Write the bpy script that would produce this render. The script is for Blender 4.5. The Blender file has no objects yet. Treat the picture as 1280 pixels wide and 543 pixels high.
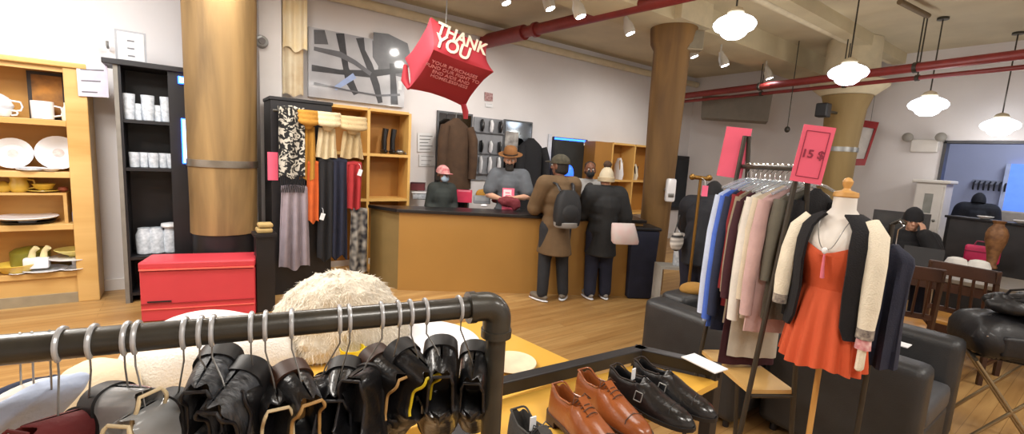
import bpy, bmesh, math, random
from math import sin, cos, pi, radians
from mathutils import Vector, Matrix, noise
random.seed(7)
scene = bpy.context.scene
COL = scene.collection
V = Vector
# ---------------------------------------------------------------- camera
FPX = 566.0; PITCH = radians(7.55); ROLL = radians(3.35); YAW = radians(54.0); EYE = 1.68
fh = V((cos(YAW), sin(YAW), 0)); rh = V((sin(YAW), -cos(YAW), 0)); ez = V((0, 0, 1))
FW = cos(PITCH) * fh - sin(PITCH) * ez
up0 = rh.cross(FW)
RT = cos(ROLL) * rh + sin(ROLL) * up0
UP = -sin(ROLL) * rh + cos(ROLL) * up0
CAMP = V((0, 0, EYE))
cam_d = bpy.data.cameras.new('camera'); cam = bpy.data.objects.new('camera', cam_d); COL.objects.link(cam)
cam_d.sensor_width = 36; cam_d.sensor_fit = 'HORIZONTAL'; cam_d.lens = 36 * FPX / 1280
cam_d.clip_start = 0.02; cam_d.clip_end = 100
M = Matrix.Identity(4)
for i in range(3):
    M[i][0] = RT[i]; M[i][1] = UP[i]; M[i][2] = -FW[i]; M[i][3] = CAMP[i]
cam.matrix_world = M
scene.camera = cam
def ray(x, y): return FW + RT * ((x - 640) / FPX) - UP * ((y - 271.5) / FPX)
def zat(x, y, h): d = ray(x, y); return CAMP + d * ((h - EYE) / d.z)
def xat(x, y, v): d = ray(x, y); return CAMP + d * (v / d.x)
def yat(x, y, v): d = ray(x, y); return CAMP + d * (v / d.y)
def dat(x, y, k): return CAMP + ray(x, y) * k
def depth(p): return (V(p) - CAMP).dot(FW)
def proj(p):
    q = V(p) - CAMP; k = q.dot(FW); return (640 + FPX * q.dot(RT) / k, 271.5 - FPX * q.dot(UP) / k)
# ---------------------------------------------------------------- materials
def lin(c):
    if isinstance(c, str):
        c = c.lstrip('#'); c = [int(c[i:i + 2], 16) / 255 for i in (0, 2, 4)]
    return tuple((v / 12.92 if v <= .04045 else ((v + .055) / 1.055) ** 2.4) for v in c) + (1,)
_m = {}
def mat(name, color, rough=.6, metal=0, var=.12, scale=8, bump=0, bscale=60, emit=0, ecol=None, trans=0, alpha=1, coat=0, sheen=0, color2=None, stretch=(1, 1, 1), detail=4):
    if name in _m: return _m[name]
    m = bpy.data.materials.new(name); m.use_nodes = True; _m[name] = m
    nt = m.node_tree; N = nt.nodes; L = nt.links
    b = N['Principled BSDF']
    b.inputs['Roughness'].default_value = rough; b.inputs['Metallic'].default_value = metal
    c = lin(color)
    tc = N.new('ShaderNodeTexCoord'); mp = N.new('ShaderNodeMapping'); mp.inputs['Scale'].default_value = stretch
    L.new(tc.outputs['Object'], mp.inputs['Vector'])
    ns = N.new('ShaderNodeTexNoise'); ns.inputs['Scale'].default_value = scale; ns.inputs['Detail'].default_value = detail
    L.new(mp.outputs['Vector'], ns.inputs['Vector'])
    rp = N.new('ShaderNodeValToRGB'); rp.color_ramp.elements[0].position = .3; rp.color_ramp.elements[1].position = .7
    c2 = lin(color2) if color2 else tuple(min(1, v * (1 + var)) for v in c[:3]) + (1,)
    c1 = tuple(v * (1 - var) for v in c[:3]) + (1,)
    rp.color_ramp.elements[0].color = c1 if not color2 else c; rp.color_ramp.elements[1].color = c2
    L.new(ns.outputs['Fac'], rp.inputs['Fac']); L.new(rp.outputs['Color'], b.inputs['Base Color'])
    if bump:
        n2 = N.new('ShaderNodeTexNoise'); n2.inputs['Scale'].default_value = bscale; n2.inputs['Detail'].default_value = 5
        L.new(mp.outputs['Vector'], n2.inputs['Vector'])
        bp = N.new('ShaderNodeBump'); bp.inputs['Strength'].default_value = bump; bp.inputs['Distance'].default_value = .01
        L.new(n2.outputs['Fac'], bp.inputs['Height']); L.new(bp.outputs['Normal'], b.inputs['Normal'])
    if emit:
        b.inputs['Emission Color'].default_value = lin(ecol or color); b.inputs['Emission Strength'].default_value = emit
    if trans: b.inputs['Transmission Weight'].default_value = trans
    if alpha < 1: b.inputs['Alpha'].default_value = alpha
    if coat: b.inputs['Coat Weight'].default_value = coat; b.inputs['Coat Roughness'].default_value = .08
    if sheen: b.inputs['Sheen Weight'].default_value = sheen
    return m
def wood(name, ca, cb, scale=3, stretch=(1, 1, .08), rough=.5, bump=.15, coat=0, knots=0):
    if name in _m: return _m[name]
    m = mat(name, ca, rough=rough, color2=cb, scale=scale, stretch=stretch, bump=bump, bscale=scale * 6, coat=coat, detail=8)
    nt = m.node_tree
    ns = [n for n in nt.nodes if n.type == 'TEX_NOISE'][0]; ns.inputs['Distortion'].default_value = 1.2
    return m
# ---------------------------------------------------------------- mesh builder
def basis(z, xhint=None):
    z = V(z).normalized(); h = V(xhint) if xhint else (V((0, 0, 1)) if abs(z.z) < .9 else V((1, 0, 0)))
    x = h.cross(z) if not xhint else (h - z * h.dot(z))
    if x.length < 1e-6: x = V((1, 0, 0)).cross(z)
    x.normalize(); y = z.cross(x); return x, y, z
def frame(o, x, y):
    x = V(x).normalized(); y = V(y); y = (y - x * y.dot(x)).normalized(); z = x.cross(y)
    m = Matrix.Identity(4)
    for i in range(3): m[i][0] = x[i]; m[i][1] = y[i]; m[i][2] = z[i]; m[i][3] = o[i]
    return m
def RZ(a): return Matrix.Rotation(a, 4, 'Z')
def T(*a): return Matrix.Translation(V(a if len(a) == 3 else a[0]))
class MB:
    def __init__(s): s.bm = bmesh.new()
    def hexa(s, p):
        v = [s.bm.verts.new(V(q)) for q in p]
        for f in ((0, 3, 2, 1), (4, 5, 6, 7), (0, 1, 5, 4), (1, 2, 6, 5), (2, 3, 7, 6), (3, 0, 4, 7)):
            s.bm.faces.new([v[i] for i in f])
        return s
    def box(s, c, d, mx=None):
        c = V(c); a, b, e = d[0] / 2, d[1] / 2, d[2] / 2
        p = [V(q) for q in ((-a, -b, -e), (a, -b, -e), (a, b, -e), (-a, b, -e), (-a, -b, e), (a, -b, e), (a, b, e), (-a, b, e))]
        if mx is None: p = [c + q for q in p]
        else: p = [mx @ (c + q) for q in p]
        return s.hexa(p)
    def span(s, a, b):
        a, b = V(a), V(b)
        return s.box((a + b) / 2, (abs(b.x - a.x), abs(b.y - a.y), abs(b.z - a.z)))
    def loft(s, rings, caps=True, closed=True):
        vs = [[s.bm.verts.new(V(p)) for p in r] for r in rings]
        n = len(vs[0])
        for i in range(len(vs) - 1):
            for j in range(n if closed else n - 1):
                k = (j + 1) % n
                try: s.bm.faces.new((vs[i][j], vs[i][k], vs[i + 1][k], vs[i + 1][j]))
                except ValueError: pass
        if caps and closed:
            s.bm.faces.new(list(reversed(vs[0]))); s.bm.faces.new(vs[-1])
        return s
    def tube(s, pts, r, n=12, caps=True, flat=1, xh=None):
        pts = [V(p) for p in pts]; k = len(pts)
        rr = r if isinstance(r, (list, tuple)) else [r] * k
        rings = []; px = None
        for i, p in enumerate(pts):
            d = pts[min(i + 1, k - 1)] - pts[max(i - 1, 0)]
            x, y, z = basis(d, px if px is not None else xh)
            px = x
            rings.append([p + (x * cos(2 * pi * j / n) + y * sin(2 * pi * j / n) * flat) * rr[i] for j in range(n)])
        return s.loft(rings, caps)
    def cyl(s, a, b, r, r2=None, n=20): return s.tube([a, b], [r, r if r2 is None else r2], n)
    def ell(s, c, r, mx=None, nu=16, nv=10):
        c = V(c); r = V(r) if not isinstance(r, (int, float)) else V((r, r, r))
        m4 = T(c) @ (mx if mx is not None else Matrix.Identity(4))
        bmesh.ops.create_uvsphere(s.bm, u_segments=nu, v_segments=nv, radius=1, matrix=m4 @ Matrix.Diagonal((r.x, r.y, r.z, 1)))
        return s
    def lathe(s, prof, c=(0, 0, 0), n=28, mx=None, caps=True):
        c = V(c); rings = []
        for (r, z) in prof:
            ring = [V((r * cos(2 * pi * j / n), r * sin(2 * pi * j / n), z)) for j in range(n)]
            rings.append([c + (mx @ q if mx is not None else q) for q in ring])
        return s.loft(rings, caps)
    def prism(s, pts, h, mx):
        a = [mx @ V((p[0], p[1], 0)) for p in pts]; b = [mx @ V((p[0], p[1], h)) for p in pts]
        return s.loft([a, b])
    def sheet(s, fn, nu, nv, closed=False):
        g = [[fn(i / nu, j / nv) for i in range(nu + (0 if closed else 1))] for j in range(nv + 1)]
        return s.loft(g, caps=False, closed=closed)
    def xf(s, m): bmesh.ops.transform(s.bm, matrix=m, verts=s.bm.verts); return s
def rootmx(o): return T(o.location) @ o.rotation_euler.to_matrix().to_4x4() if o else Matrix.Identity(4)
def setp(o, label=None, cat=None, group=None, kind=None):
    if label: o['label'] = label
    if cat: o['category'] = cat
    if group: o['group'] = group
    if kind: o['kind'] = kind
    return o
def thing(name, label, cat, loc=(0, 0, 0), rz=0, group=None, kind=None):
    o = bpy.data.objects.new(name, None); COL.objects.link(o); o.empty_display_size = .05
    o.location = V(loc); o.rotation_euler = (0, 0, rz)
    return setp(o, label, cat, group, kind)
def topof(o):
    while o.parent: o = o.parent
    return o
def finish(name, me, m, parent):
    o = bpy.data.objects.new(name, me); COL.objects.link(o)
    if m: me.materials.append(m)
    if parent is not None: o.parent = parent
    return o
def build(mb, name, m, parent=None, local=False, loc=None, smooth=True, bevel=0, sub=0, solid=0, remesh=0, relax=0, label=None, cat=None, group=None, kind=None, keep=False, ang=40, disp=0, dscale=20):
    bm = mb.bm
    bmesh.ops.recalc_face_normals(bm, faces=bm.faces)
    if parent is not None and not local:
        bmesh.ops.transform(bm, matrix=rootmx(topof(parent)).inverted(), verts=bm.verts)
    if parent is None:
        if loc is None:
            xs = [v.co for v in bm.verts]
            loc = V(((min(v.x for v in xs) + max(v.x for v in xs)) / 2, (min(v.y for v in xs) + max(v.y for v in xs)) / 2, min(v.z for v in xs)))
        loc = V(loc)
        if not local: bmesh.ops.transform(bm, matrix=T(-loc), verts=bm.verts)
    me = bpy.data.meshes.new(name); bm.to_mesh(me); bm.free()
    o = finish(name, me, m, parent)
    if parent is None: o.location = loc
    if remesh:
        md = o.modifiers.new('r', 'REMESH'); md.mode = 'VOXEL'; md.voxel_size = remesh; md.use_smooth_shade = True
        if relax:
            sm = o.modifiers.new('s', 'SMOOTH'); sm.factor = .5; sm.iterations = relax
    if solid:
        md = o.modifiers.new('sol', 'SOLIDIFY'); md.thickness = solid; md.offset = 0
    if bevel:
        md = o.modifiers.new('b', 'BEVEL'); md.width = bevel; md.segments = 2; md.limit_method = 'ANGLE'; md.angle_limit = radians(35)
    if sub:
        md = o.modifiers.new('sub', 'SUBSURF'); md.levels = sub; md.render_levels = sub
    if disp:
        tx = bpy.data.textures.new('fluff', 'CLOUDS'); tx.noise_scale = dscale
        md = o.modifiers.new('d', 'DISPLACE'); md.texture = tx; md.strength = disp; md.mid_level = .5; md.texture_coords = 'LOCAL'
    if o.modifiers and not keep:
        dg = bpy.context.evaluated_depsgraph_get()
        ne = bpy.data.meshes.new_from_object(o.evaluated_get(dg))
        o.modifiers.clear(); o.data = ne
    me = o.data
    if smooth:
        for p in me.polygons: p.use_smooth = True
        if not remesh:
            b2 = bmesh.new(); b2.from_mesh(me)
            for e in b2.edges:
                if len(e.link_faces) == 2 and e.calc_face_angle(0) > radians(ang): e.smooth = False
            b2.to_mesh(me); b2.free()
    setp(o, label, cat, group, kind)
    return o
def kids(o): return [c for c in bpy.data.objects if c.parent == o]
def dup(root, loc=None, rz=None, label=None, group=None, cat=None, scale=None):
    def cp(o, par):
        c = o.copy(); COL.objects.link(c); c.parent = par
        for k in kids(o): cp(k, c)
        return c
    r = cp(root, None)
    if loc is not None: r.location = V(loc)
    if rz is not None: r.rotation_euler = (0, 0, rz)
    if label: r['label'] = label
    if group: r['group'] = group
    return r
def lettering(txt, size, m, parent, mx, name='lettering', ext=.001, align='CENTER', spacing=1, bold=0, shear=0):
    cu = bpy.data.curves.new('t', 'FONT'); cu.body = txt; cu.size = size; cu.extrude = ext; cu.align_x = align; cu.align_y = 'CENTER'
    cu.space_character = spacing; cu.offset = bold; cu.resolution_u = 3
    o = bpy.data.objects.new('t', cu); COL.objects.link(o)
    dg = bpy.context.evaluated_depsgraph_get()
    me = bpy.data.meshes.new_from_object(o.evaluated_get(dg)); bpy.data.objects.remove(o)
    me.transform(rootmx(topof(parent)).inverted() @ mx)
    me.materials.clear()
    return finish(name, me, m, parent)
# ---------------------------------------------------------------- common materials
WHITEP = mat('white paint', '#d8d4d2', .8, var=.04, scale=3, bump=.08, bscale=40)
BLACKW = mat('black wood', '#17161a', .45, var=.2)
BLACKM = mat('black iron pipe', '#37352f', .36, metal=.2, var=.25, scale=20, bump=.05, bscale=200, coat=.3)
CHROME = mat('chrome', '#d8dadd', .15, metal=1)
STEEL = mat('grey steel', '#8a8a88', .4, metal=.8)
OAKY = wood('honey shelf wood', '#bd9250', '#d8b374', 3, (.1, 1, 1), .45)
CHAR = mat('charcoal leather', '#2b2c2e', .42, var=.15, bump=.2, bscale=120)
BLEATH = mat('black leather', '#121214', .28, var=.2, bump=.15, bscale=90, coat=.35)
BCLOTH = mat('black cloth', '#17171b', .85, var=.2, bump=.3, bscale=150)
NAVY = mat('navy cloth', '#1b1f33', .85, var=.2, bump=.3, bscale=150)
CREAM = mat('cream knit', '#e2dac6', .9, var=.08, bump=.5, bscale=140)
WHITE = mat('white cloth', '#dcd8d0', .85, var=.05, bump=.2, bscale=120)
PAPER = mat('white paper', '#dfe1e4', .7, var=.03)
INK = mat('grey ink', '#6b6b70', .8)
PORC = mat('white porcelain', '#e3e4e8', .2, var=.03, coat=.4)
YELL = mat('yellow glazed pottery', '#d9b84e', .25, var=.1, coat=.4)
GLASS = mat('clear glass', '#dfe8f0', .06, trans=.75, var=.03, coat=.5)
PINK = mat('hot pink card', '#e8607c', .6, var=.04)
SKIN = mat('skin', '#b98468', .55, var=.06)
SKIN2 = mat('brown skin', '#6e4632', .55, var=.06)
SKIN3 = mat('light skin', '#c99a80', .55, var=.06)
EYEM = mat('eye', '#e6e2dc', .2)
# ================================================================ SETTING
WY = 6.35; FX = 9.6; CZ = 3.72
def struct(mb, name, m, **k): return build(mb, name, m, kind='structure', smooth=False, **k)
# floor material: planks along the room's long axis
fm = bpy.data.materials.new('wood plank floor'); fm.use_nodes = True
nt = fm.node_tree; N = nt.nodes; L = nt.links; bs = N['Principled BSDF']
tc = N.new('ShaderNodeTexCoord'); br = N.new('ShaderNodeTexBrick')
br.inputs['Scale'].default_value = 1; br.inputs['Brick Width'].default_value = 1.9; br.inputs['Row Height'].default_value = .085
br.inputs['Mortar Size'].default_value = .0015; br.inputs['Color1'].default_value = lin('#bd9a64'); br.inputs['Color2'].default_value = lin('#ab8450')
br.inputs['Mortar'].default_value = lin('#7d5a2c'); br.offset = .37
L.new(tc.outputs['Object'], br.inputs['Vector'])
mp = N.new('ShaderNodeMapping'); mp.inputs['Scale'].default_value = (.5, 7, 1); L.new(tc.outputs['Object'], mp.inputs['Vector'])
ns = N.new('ShaderNodeTexNoise'); ns.inputs['Scale'].default_value = 2.2; ns.inputs['Detail'].default_value = 8; L.new(mp.outputs['Vector'], ns.inputs['Vector'])
rp = N.new('ShaderNodeValToRGB'); rp.color_ramp.elements[0].position = .3; rp.color_ramp.elements[0].color = lin('#a08052'); rp.color_ramp.elements[1].position = .72; rp.color_ramp.elements[1].color = (1, 1, 1, 1)
L.new(ns.outputs['Fac'], rp.inputs['Fac'])
mx_ = N.new('ShaderNodeMixRGB'); mx_.blend_type = 'MULTIPLY'; mx_.inputs['Fac'].default_value = .6
L.new(br.outputs['Color'], mx_.inputs['Color1']); L.new(rp.outputs['Color'], mx_.inputs['Color2']); L.new(mx_.outputs['Color'], bs.inputs['Base Color'])
bs.inputs['Roughness'].default_value = .38
CEILM = mat('cream painted ceiling', '#c7bca0', .85, var=.12, scale=1.3, bump=.25, bscale=14)
WALLM = mat('white plaster wall', '#dcd9da', .85, var=.035, scale=1.5, bump=.06, bscale=30)
struct(MB().span((-3.2, -3.6, -.1), (13, WY + .2, 0)), 'floor', fm, loc=(0, 0, 0))
struct(MB().span((-3.2, -3.6, CZ), (13, WY + .2, CZ + .1)), 'ceiling', CEILM)
struct(MB().span((-3.2, WY, 0), (FX + .2, WY + .2, CZ)), 'wall_back', WALLM)
struct(MB().span((-3.2, -3.6, 0), (-3.0, WY, CZ)), 'wall_left', WALLM)
struct(MB().span((-3.0, -3.6, 0), (13, -3.4, CZ)), 'wall_front', WALLM)
# far wall with a wide opening into a back room
ya, yb, za, zb = -1.6, 1.9, 1.0, 2.30
w = MB().span((FX, yb, 0), (FX + .15, WY, CZ)).span((FX, -3.4, 0), (FX + .15, ya, CZ)).span((FX, ya, 0), (FX + .15, yb, za)).span((FX, ya, zb), (FX + .15, yb, CZ))
struct(w, 'wall_far', WALLM)
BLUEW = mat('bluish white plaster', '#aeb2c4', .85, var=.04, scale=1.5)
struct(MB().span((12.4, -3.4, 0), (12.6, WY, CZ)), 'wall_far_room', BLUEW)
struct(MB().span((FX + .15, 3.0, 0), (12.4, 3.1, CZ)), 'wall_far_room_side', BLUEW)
DARKF = mat('dark window frame', '#3a3a3e', .5)
fr = MB()
for (a, b) in (((FX - .03, yb - .03, za), (FX + .17, yb + .01, zb)), ((FX - .03, ya, zb - .02), (FX + .17, yb, zb + .02)), ((FX - .03, ya, za - .02), (FX + .17, yb, za + .02)), ((FX - .03, ya - .02, za), (FX + .17, ya + .02, zb))):
    fr.span(a, b)
struct(fr, 'window_1', DARKF)
struct(MB().span((-3, WY - .025, 0), (FX, WY, .12)), 'baseboard_back', WHITEP)
struct(MB().span((FX - .02, yb, 0), (FX, WY - .03, .12)), 'baseboard_far', WHITEP)
# ceiling haunches along the room and the duct in the far corner
BEAM = mat('cream beam paint', '#c4b898', .85, var=.1, scale=2, bump=.2, bscale=20)
k = 1
def trim(mb, m=BEAM, **kw):
    global k
    o = struct(mb, 'trim_%d' % k, m, **kw); k += 1; return o
trim(MB().span((-3, 3.55, 3.42), (FX, 4.15, CZ)))
trim(MB().span((-3, 2.55, 3.56), (FX, 2.72, CZ)))
trim(MB().span((-3, .6, 3.5), (FX, .85, CZ)))
GREYD = mat('grey duct', '#7d786e', .7, var=.06)
a = xat(876, 148, 9.4); b = yat(966, 152, 4.6)
d0 = dat(878, 120, 9.2); d1 = dat(966, 118, 7.6); d2 = dat(960, 152, 7.6); d3 = dat(876, 147, 9.2)
dd = V((.45, .25, 0))
trim(MB().hexa([d3, d2, d2 + dd, d3 + dd, d0, d1, d1 + dd, d0 + dd]), GREYD)
# pale pilaster beside the timber column
trim(MB().span((yat(324, 60, 6.05).x, 6.05, 0), (yat(352, 60, 6.05).x, WY, CZ)), WHITEP)
# ================================================================ COLUMNS
TIMB = wood('rough timber', '#5f4a2c', '#a28353', 2.6, (1, 1, .16), .7, .6)
TIMB2 = wood('far column timber', '#7e683f', '#9c8452', 1.6, (1, 1, .12), .65, .5)  # more even timber tone for the farthest column
CAPC = mat('cream painted capital', '#c9bd9f', .8, var=.08)
def roundpost(c, prof, n=40, seed=0):
    mb = MB(); rings = []
    for r, z in prof:
        ring = []
        for j in range(n):
            a = 2 * pi * j / n
            q = r * (1 + .03 * noise.noise(V((cos(a) * 1.5 + seed, sin(a) * 1.5, z * 1.3))))
            ring.append(V((c[0] + q * cos(a), c[1] + q * sin(a), z)))
        rings.append(ring)
    return mb.loft(rings)
A = dat(282, 300, 4.85); ca = (A.x, A.y, 0); zsp = dat(280, 303, 4.3).z
tA = thing('timber_column', 'wide pale timber column behind the red box, black at its foot', 'column', ca)
build(roundpost(ca, [(.304, zsp), (.304, 1.0), (.31, 1.6), (.315, 2.2), (.32, 3.0), (.325, CZ - .02)]), 'shaft', TIMB, tA)
build(MB().lathe([(.29, 0), (.29, zsp - .005)], ca), 'foot', BLACKW, tA, label='black painted foot')
zt = dat(280, 207, 4.3).z
build(MB().lathe([(.309, zt - .035), (.320, zt - .035), (.321, zt + .035), (.309, zt + .035)], ca), 'metal_band', mat('band', '#a09a90', .3, metal=.6, color2='#6c6252', scale=4), tA)
B = dat(812, 340, 6.2); cb = (B.x, B.y, 0)
tB = thing('timber_column', 'carved timber column with bell capital at right end of the counter', 'column', cb)
zc = dat(833, 62, 6.0).z; zc0 = dat(833, 42, 6.0).z
build(roundpost(cb, [(.18, 0), (.185, .6), (.19, 1.2), (.205, 1.9), (.22, 2.5), (.225, zc - .06), (.27, zc + .02), (.285, zc0 - .05), (.285, zc0)], seed=5), 'shaft', wood('brown rough timber', '#5a4122', '#8d6a38', 2.6, (1, 1, .16), .7, .6), tB)
build(MB().box((cb[0], cb[1], (zc0 + CZ) / 2 + .002), (.64, .64, CZ - zc0 - .006)), 'capital_block', CAPC, tB, smooth=False)
Cc = dat(1050, 180, 7.0); cc = (Cc.x, Cc.y, 0); zc = dat(1058, 122, 7).z
tC = thing('timber_column', 'farthest timber column, partly behind the upright pink price card', 'column', cc)
build(roundpost(cc, [(.22, 0), (.22, 1.2), (.235, 2.2), (.27, zc - .2), (.33, zc)], seed=9), 'shaft', TIMB2, tC)
build(MB().lathe([(.34, zc + .005), (.50, zc + .14), (.50, zc + .2), (.36, zc + .22), (.34, CZ - .01)], cc), 'capital', CAPC, tC)
build(MB().lathe([(.24, 2.05), (.245, 2.05), (.245, 2.12), (.24, 2.12)], cc), 'metal_band', STEEL, tC)
# ================================================================ CEILING PIPES AND FITTINGS
REDP = mat('dark red pipe paint', '#7c2a28', .45, var=.12, scale=10)
p0 = yat(606, 52, WY - .03); p1 = zat(700, 26, p0.z); p2 = zat(815, 0, p0.z); p3 = p1 + (p2 - p1) * 3
rp_ = thing('sprinkler_pipe', 'thick red sprinkler pipe leaving the wall above the THANK YOU box', 'pipe', p0)
build(MB().cyl(p0, p3, .075), 'pipe', REDP, rp_)
j1 = p0 + (p3 - p0) * .12; dj = (p3 - p0).normalized()
build(MB().cyl(p0, p0 + dj * .9, .105, n=24).cyl(p0 + dj * 1.1, p0 + dj * 1.15, .1), 'coupling', REDP, rp_)
for (y0, y1, zz, rr, lb) in ((120, 68, 3.06, .055, 'upper and thicker of the two red pipes under the far ceiling'), (127, 84, 2.98, .028, 'lower and thinner of the two red pipes under the far ceiling')):
    a = zat(855, y0, zz); b = zat(1280, y1, zz); d = (b - a).normalized()
    a2 = a + d * ((a.y - 6.3) / -d.y if a.y > 6.3 else -(6.3 - a.y) / -d.y); b2 = b + d * 2.5
    t_ = thing('ceiling_pipe', lb, 'pipe', a2)
    build(MB().cyl(a2, b2, rr), 'pipe', REDP, t_)
    for s_ in (.35, .62, .8):
        q = a + (b - a) * s_
        build(MB().cyl(q, (q.x, q.y, CZ), .008, n=8).cyl(q - d * .02, q + d * .02, rr + .012), 'hanger_rod', BLACKM, t_)
CPIPE = mat('cream conduit paint', '#cfc4a8', .6, var=.08)
def cpipe(a, b, r, lb, m=CPIPE):
    return build(MB().cyl(a, b, r), 'conduit', m, label=lb, cat='pipe')
a = zat(952, 0, 3.6); b = zat(1112, 76, 3.6); cpipe(a - (b - a) * .4, b, .05, 'pale conduit running along the ceiling to the round pendant row')
a = zat(540, 4, 3.56); b = zat(868, 99, 3.56); yv = (a.y + b.y) / 2
cpipe((-2.9, WY - .09, 3.55), (FX - .05, WY - .09, 3.55), .06, 'pale pipe running along the top of the back wall')
a = zat(862, 15, 3.66); b = zat(1037, 88, 3.66); cpipe(a, b, .018, 'thin dark conduit on the ceiling left of the pale conduit', BLACKM)
a = zat(820, 2, 3.66); b = zat(945, 62, 3.66); cpipe(a, b, .015, 'thin grey conduit on the ceiling above the spotlights', STEEL)
a = zat(1125, 2, 3.62); b = zat(1160, 20, 3.62); cpipe(a, b, .03, 'short rusty conduit end on the ceiling near top right', mat('rusty', '#6b5a40', .6))
# wall bits up high
# schoolhouse pendants
GLOBE = mat('glowing opal glass', '#f4f6ff', .3, emit=4, ecol='#eaf1ff')
pend = [(918, 32, 3.9, 50, 'largest round pendant lamp, nearest of the row of four'), (1060, 92, 5.0, 43, 'round pendant lamp in front of the far timber column capital'), (1160, 132, 5.8, 40, 'round pendant lamp third along, above the wall emergency light'), (1250, 158, 6.2, 37, 'round pendant lamp farthest right, above the wide opening')]
for px, py, k_, wd, lb in pend:
    p = dat(px, py, k_); R = wd * k_ / FPX / 2
    t_ = thing('pendant_lamp', lb, 'lamp', p, group='round pendant lamps')
    build(MB().lathe([(.02, -.66), (.35, -.62), (.55, -.48), (.66, -.30), (.9, -.18), (1, 0), (.98, .12), (.85, .28), (.6, .42), (.42, .5), (.36, .55)], (0, 0, 0)).xf(Matrix.Scale(R, 4)), 'glass_globe', GLOBE, t_, local=True)
    build(MB().lathe([(.37 * R, .55 * R), (.4 * R, .62 * R), (.3 * R, .8 * R), (.08 * R, .9 * R)]), 'fitter', CPIPE, t_, local=True)
    top = CZ - p.z
    build(MB().cyl((0, 0, .88 * R), (0, 0, top - .02), .008, n=8).lathe([(.06, top - .03), (.06, top - .002)]), 'stem', BLACKM, t_, local=True)
# spot lights
SPOTE = mat('glowing spot bulb', '#ffffff', .3, emit=25, ecol='#f2f5ff')
spots = [(633, 4, 5.2, 'white ceiling spotlight nearest the wall, at the top edge'), (688, 11, 5.0, 'white ceiling spotlight second from the wall, above the red pipe'), (726, 21, 4.6, 'white ceiling spotlight hanging just below the thick red pipe'), (788, 42, 5.4, 'slim ceiling spotlight left of the carved column capital'), (868, 71, 6.6, 'ceiling spotlight just right of the carved column capital'), (906, 82, 6.4, 'twin ceiling spotlight right of the carved column'), (962, 98, 7.2, 'slim ceiling spotlight before the upper red far pipe')]
for px, py, k_, lb in spots:
    p = dat(px, py, k_); t_ = thing('ceiling_spotlight', lb, 'lamp', p, group='ceiling spotlights')
    ax = V((.25, -.3, -1)).normalized(); mx = basis(-ax); q = Matrix((mx[0], mx[1], mx[2])).transposed().to_4x4()
    build(MB().lathe([(.055, 0), (.065, .02), (.06, .1), (.035, .16), (.03, .2)], mx=q), 'shade', mat('white spot housing', '#b9b4a8', .5), t_, local=True)
    build(MB().lathe([(.01, -.012), (.05, -.004), (.05, .001)], mx=q), 'bulb', SPOTE, t_, local=True)
    e = -ax * .2
    build(MB().tube([e, e + V((0, 0, .06)), V((e.x, e.y, CZ - p.z - .01))], .012, 8), 'stem', mat('white spot housing', '#b9b4a8', .5), t_, local=True)
# speaker box on the column capital and small items high up
p = dat(867, 52, 5.7)
sp = thing('wall_speaker', 'beige box speaker fixed beside the carved column capital', 'speaker', p)
q = RZ(radians(-36)); q = T(p) @ q
build(MB().box((0, 0, 0), (.2, .18, .24), q), 'case', mat('beige case', '#9a8f78', .6), sp, smooth=False, bevel=.012)
build(MB().box((0, -.095, 0), (.165, .012, .2), q), 'grille', mat('speaker grille', '#8d8674', .8, bump=.6, bscale=300), sp, smooth=False)
build(MB().cyl(q @ V((0, .09, 0)), q @ V((0, .3, .1)), .02), 'bracket', BLACKM, sp)
p = dat(1029, 138, 6.6); sp = thing('wall_speaker', 'small dark speaker beside the far timber column', 'speaker', p)
build(MB().box(p, (.16, .16, .2), None), 'case', BLACKW, sp, smooth=False, bevel=.02)
build(MB().cyl(p, (Cc.x, Cc.y, p.z), .02), 'bracket', BLACKM, sp)
p = dat(984, 162, 7.2); build(MB().cyl(p, (p.x, p.y, CZ), .007, n=8).ell(p, (.04, .04, .05)), 'light_pull', BLACKM, label='thin ceiling cord ending in a dark knob, between the pink price cards', cat='cord')
# ================================================================ BOOKSHELF (left)
BY = 6.0
def ly(px, py, y=BY): return yat(px, py, y)
xr = ly(116, 230).x; xl = xr - 2.0; zt = ly(104, 87).z
inn = xr - .16
tS = thing('display_bookcase', 'honey wood display bookcase full of dishes against the left wall', 'bookcase', ((xl + xr) / 2, BY, 0))
shelfz = [ly(97, 152).z, ly(103, 216).z, ly(103, 280).z, ly(107, 338).z]
build(MB().span((xr - .16, BY, 0), (xr, WY - .005, zt)), 'side_panel', OAKY, tS, smooth=False, bevel=.006)
build(MB().span((xl, BY, 0), (xl + .1, WY - .005, zt)), 'side_panel', OAKY, tS, smooth=False, bevel=.006)
build(MB().span((xl - .02, BY - .02, zt), (xr + .01, WY - .005, zt + .05)), 'top_board', OAKY, tS, smooth=False, bevel=.01)
build(MB().span((xl + .1, BY + .02, zt - .045), (inn, BY + .06, zt)), 'top_rail', OAKY, tS, smooth=False)
build(MB().span((xl + .1, WY - .03, .05), (inn, WY - .006, zt)), 'back_panel', wood('amber back panel', '#a8742f', '#c08f46', 3, (.2, 1, 1), .5), tS, smooth=False)
for z in shelfz:
    build(MB().span((xl + .1, BY + .005, z - .055), (inn, WY - .03, z)), 'shelf', OAKY, tS, smooth=False, bevel=.004)
build(MB().span((xl + .1, BY + .03, .1), (inn, BY + .06, shelfz[3] - .055)), 'apron', OAKY, tS, smooth=False)
build(MB().span((xl + .1, BY + .01, 0), (inn, BY + .05, .1)), 'plinth', mat('dusty plinth', '#93876f', .7), tS, smooth=False)
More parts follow.
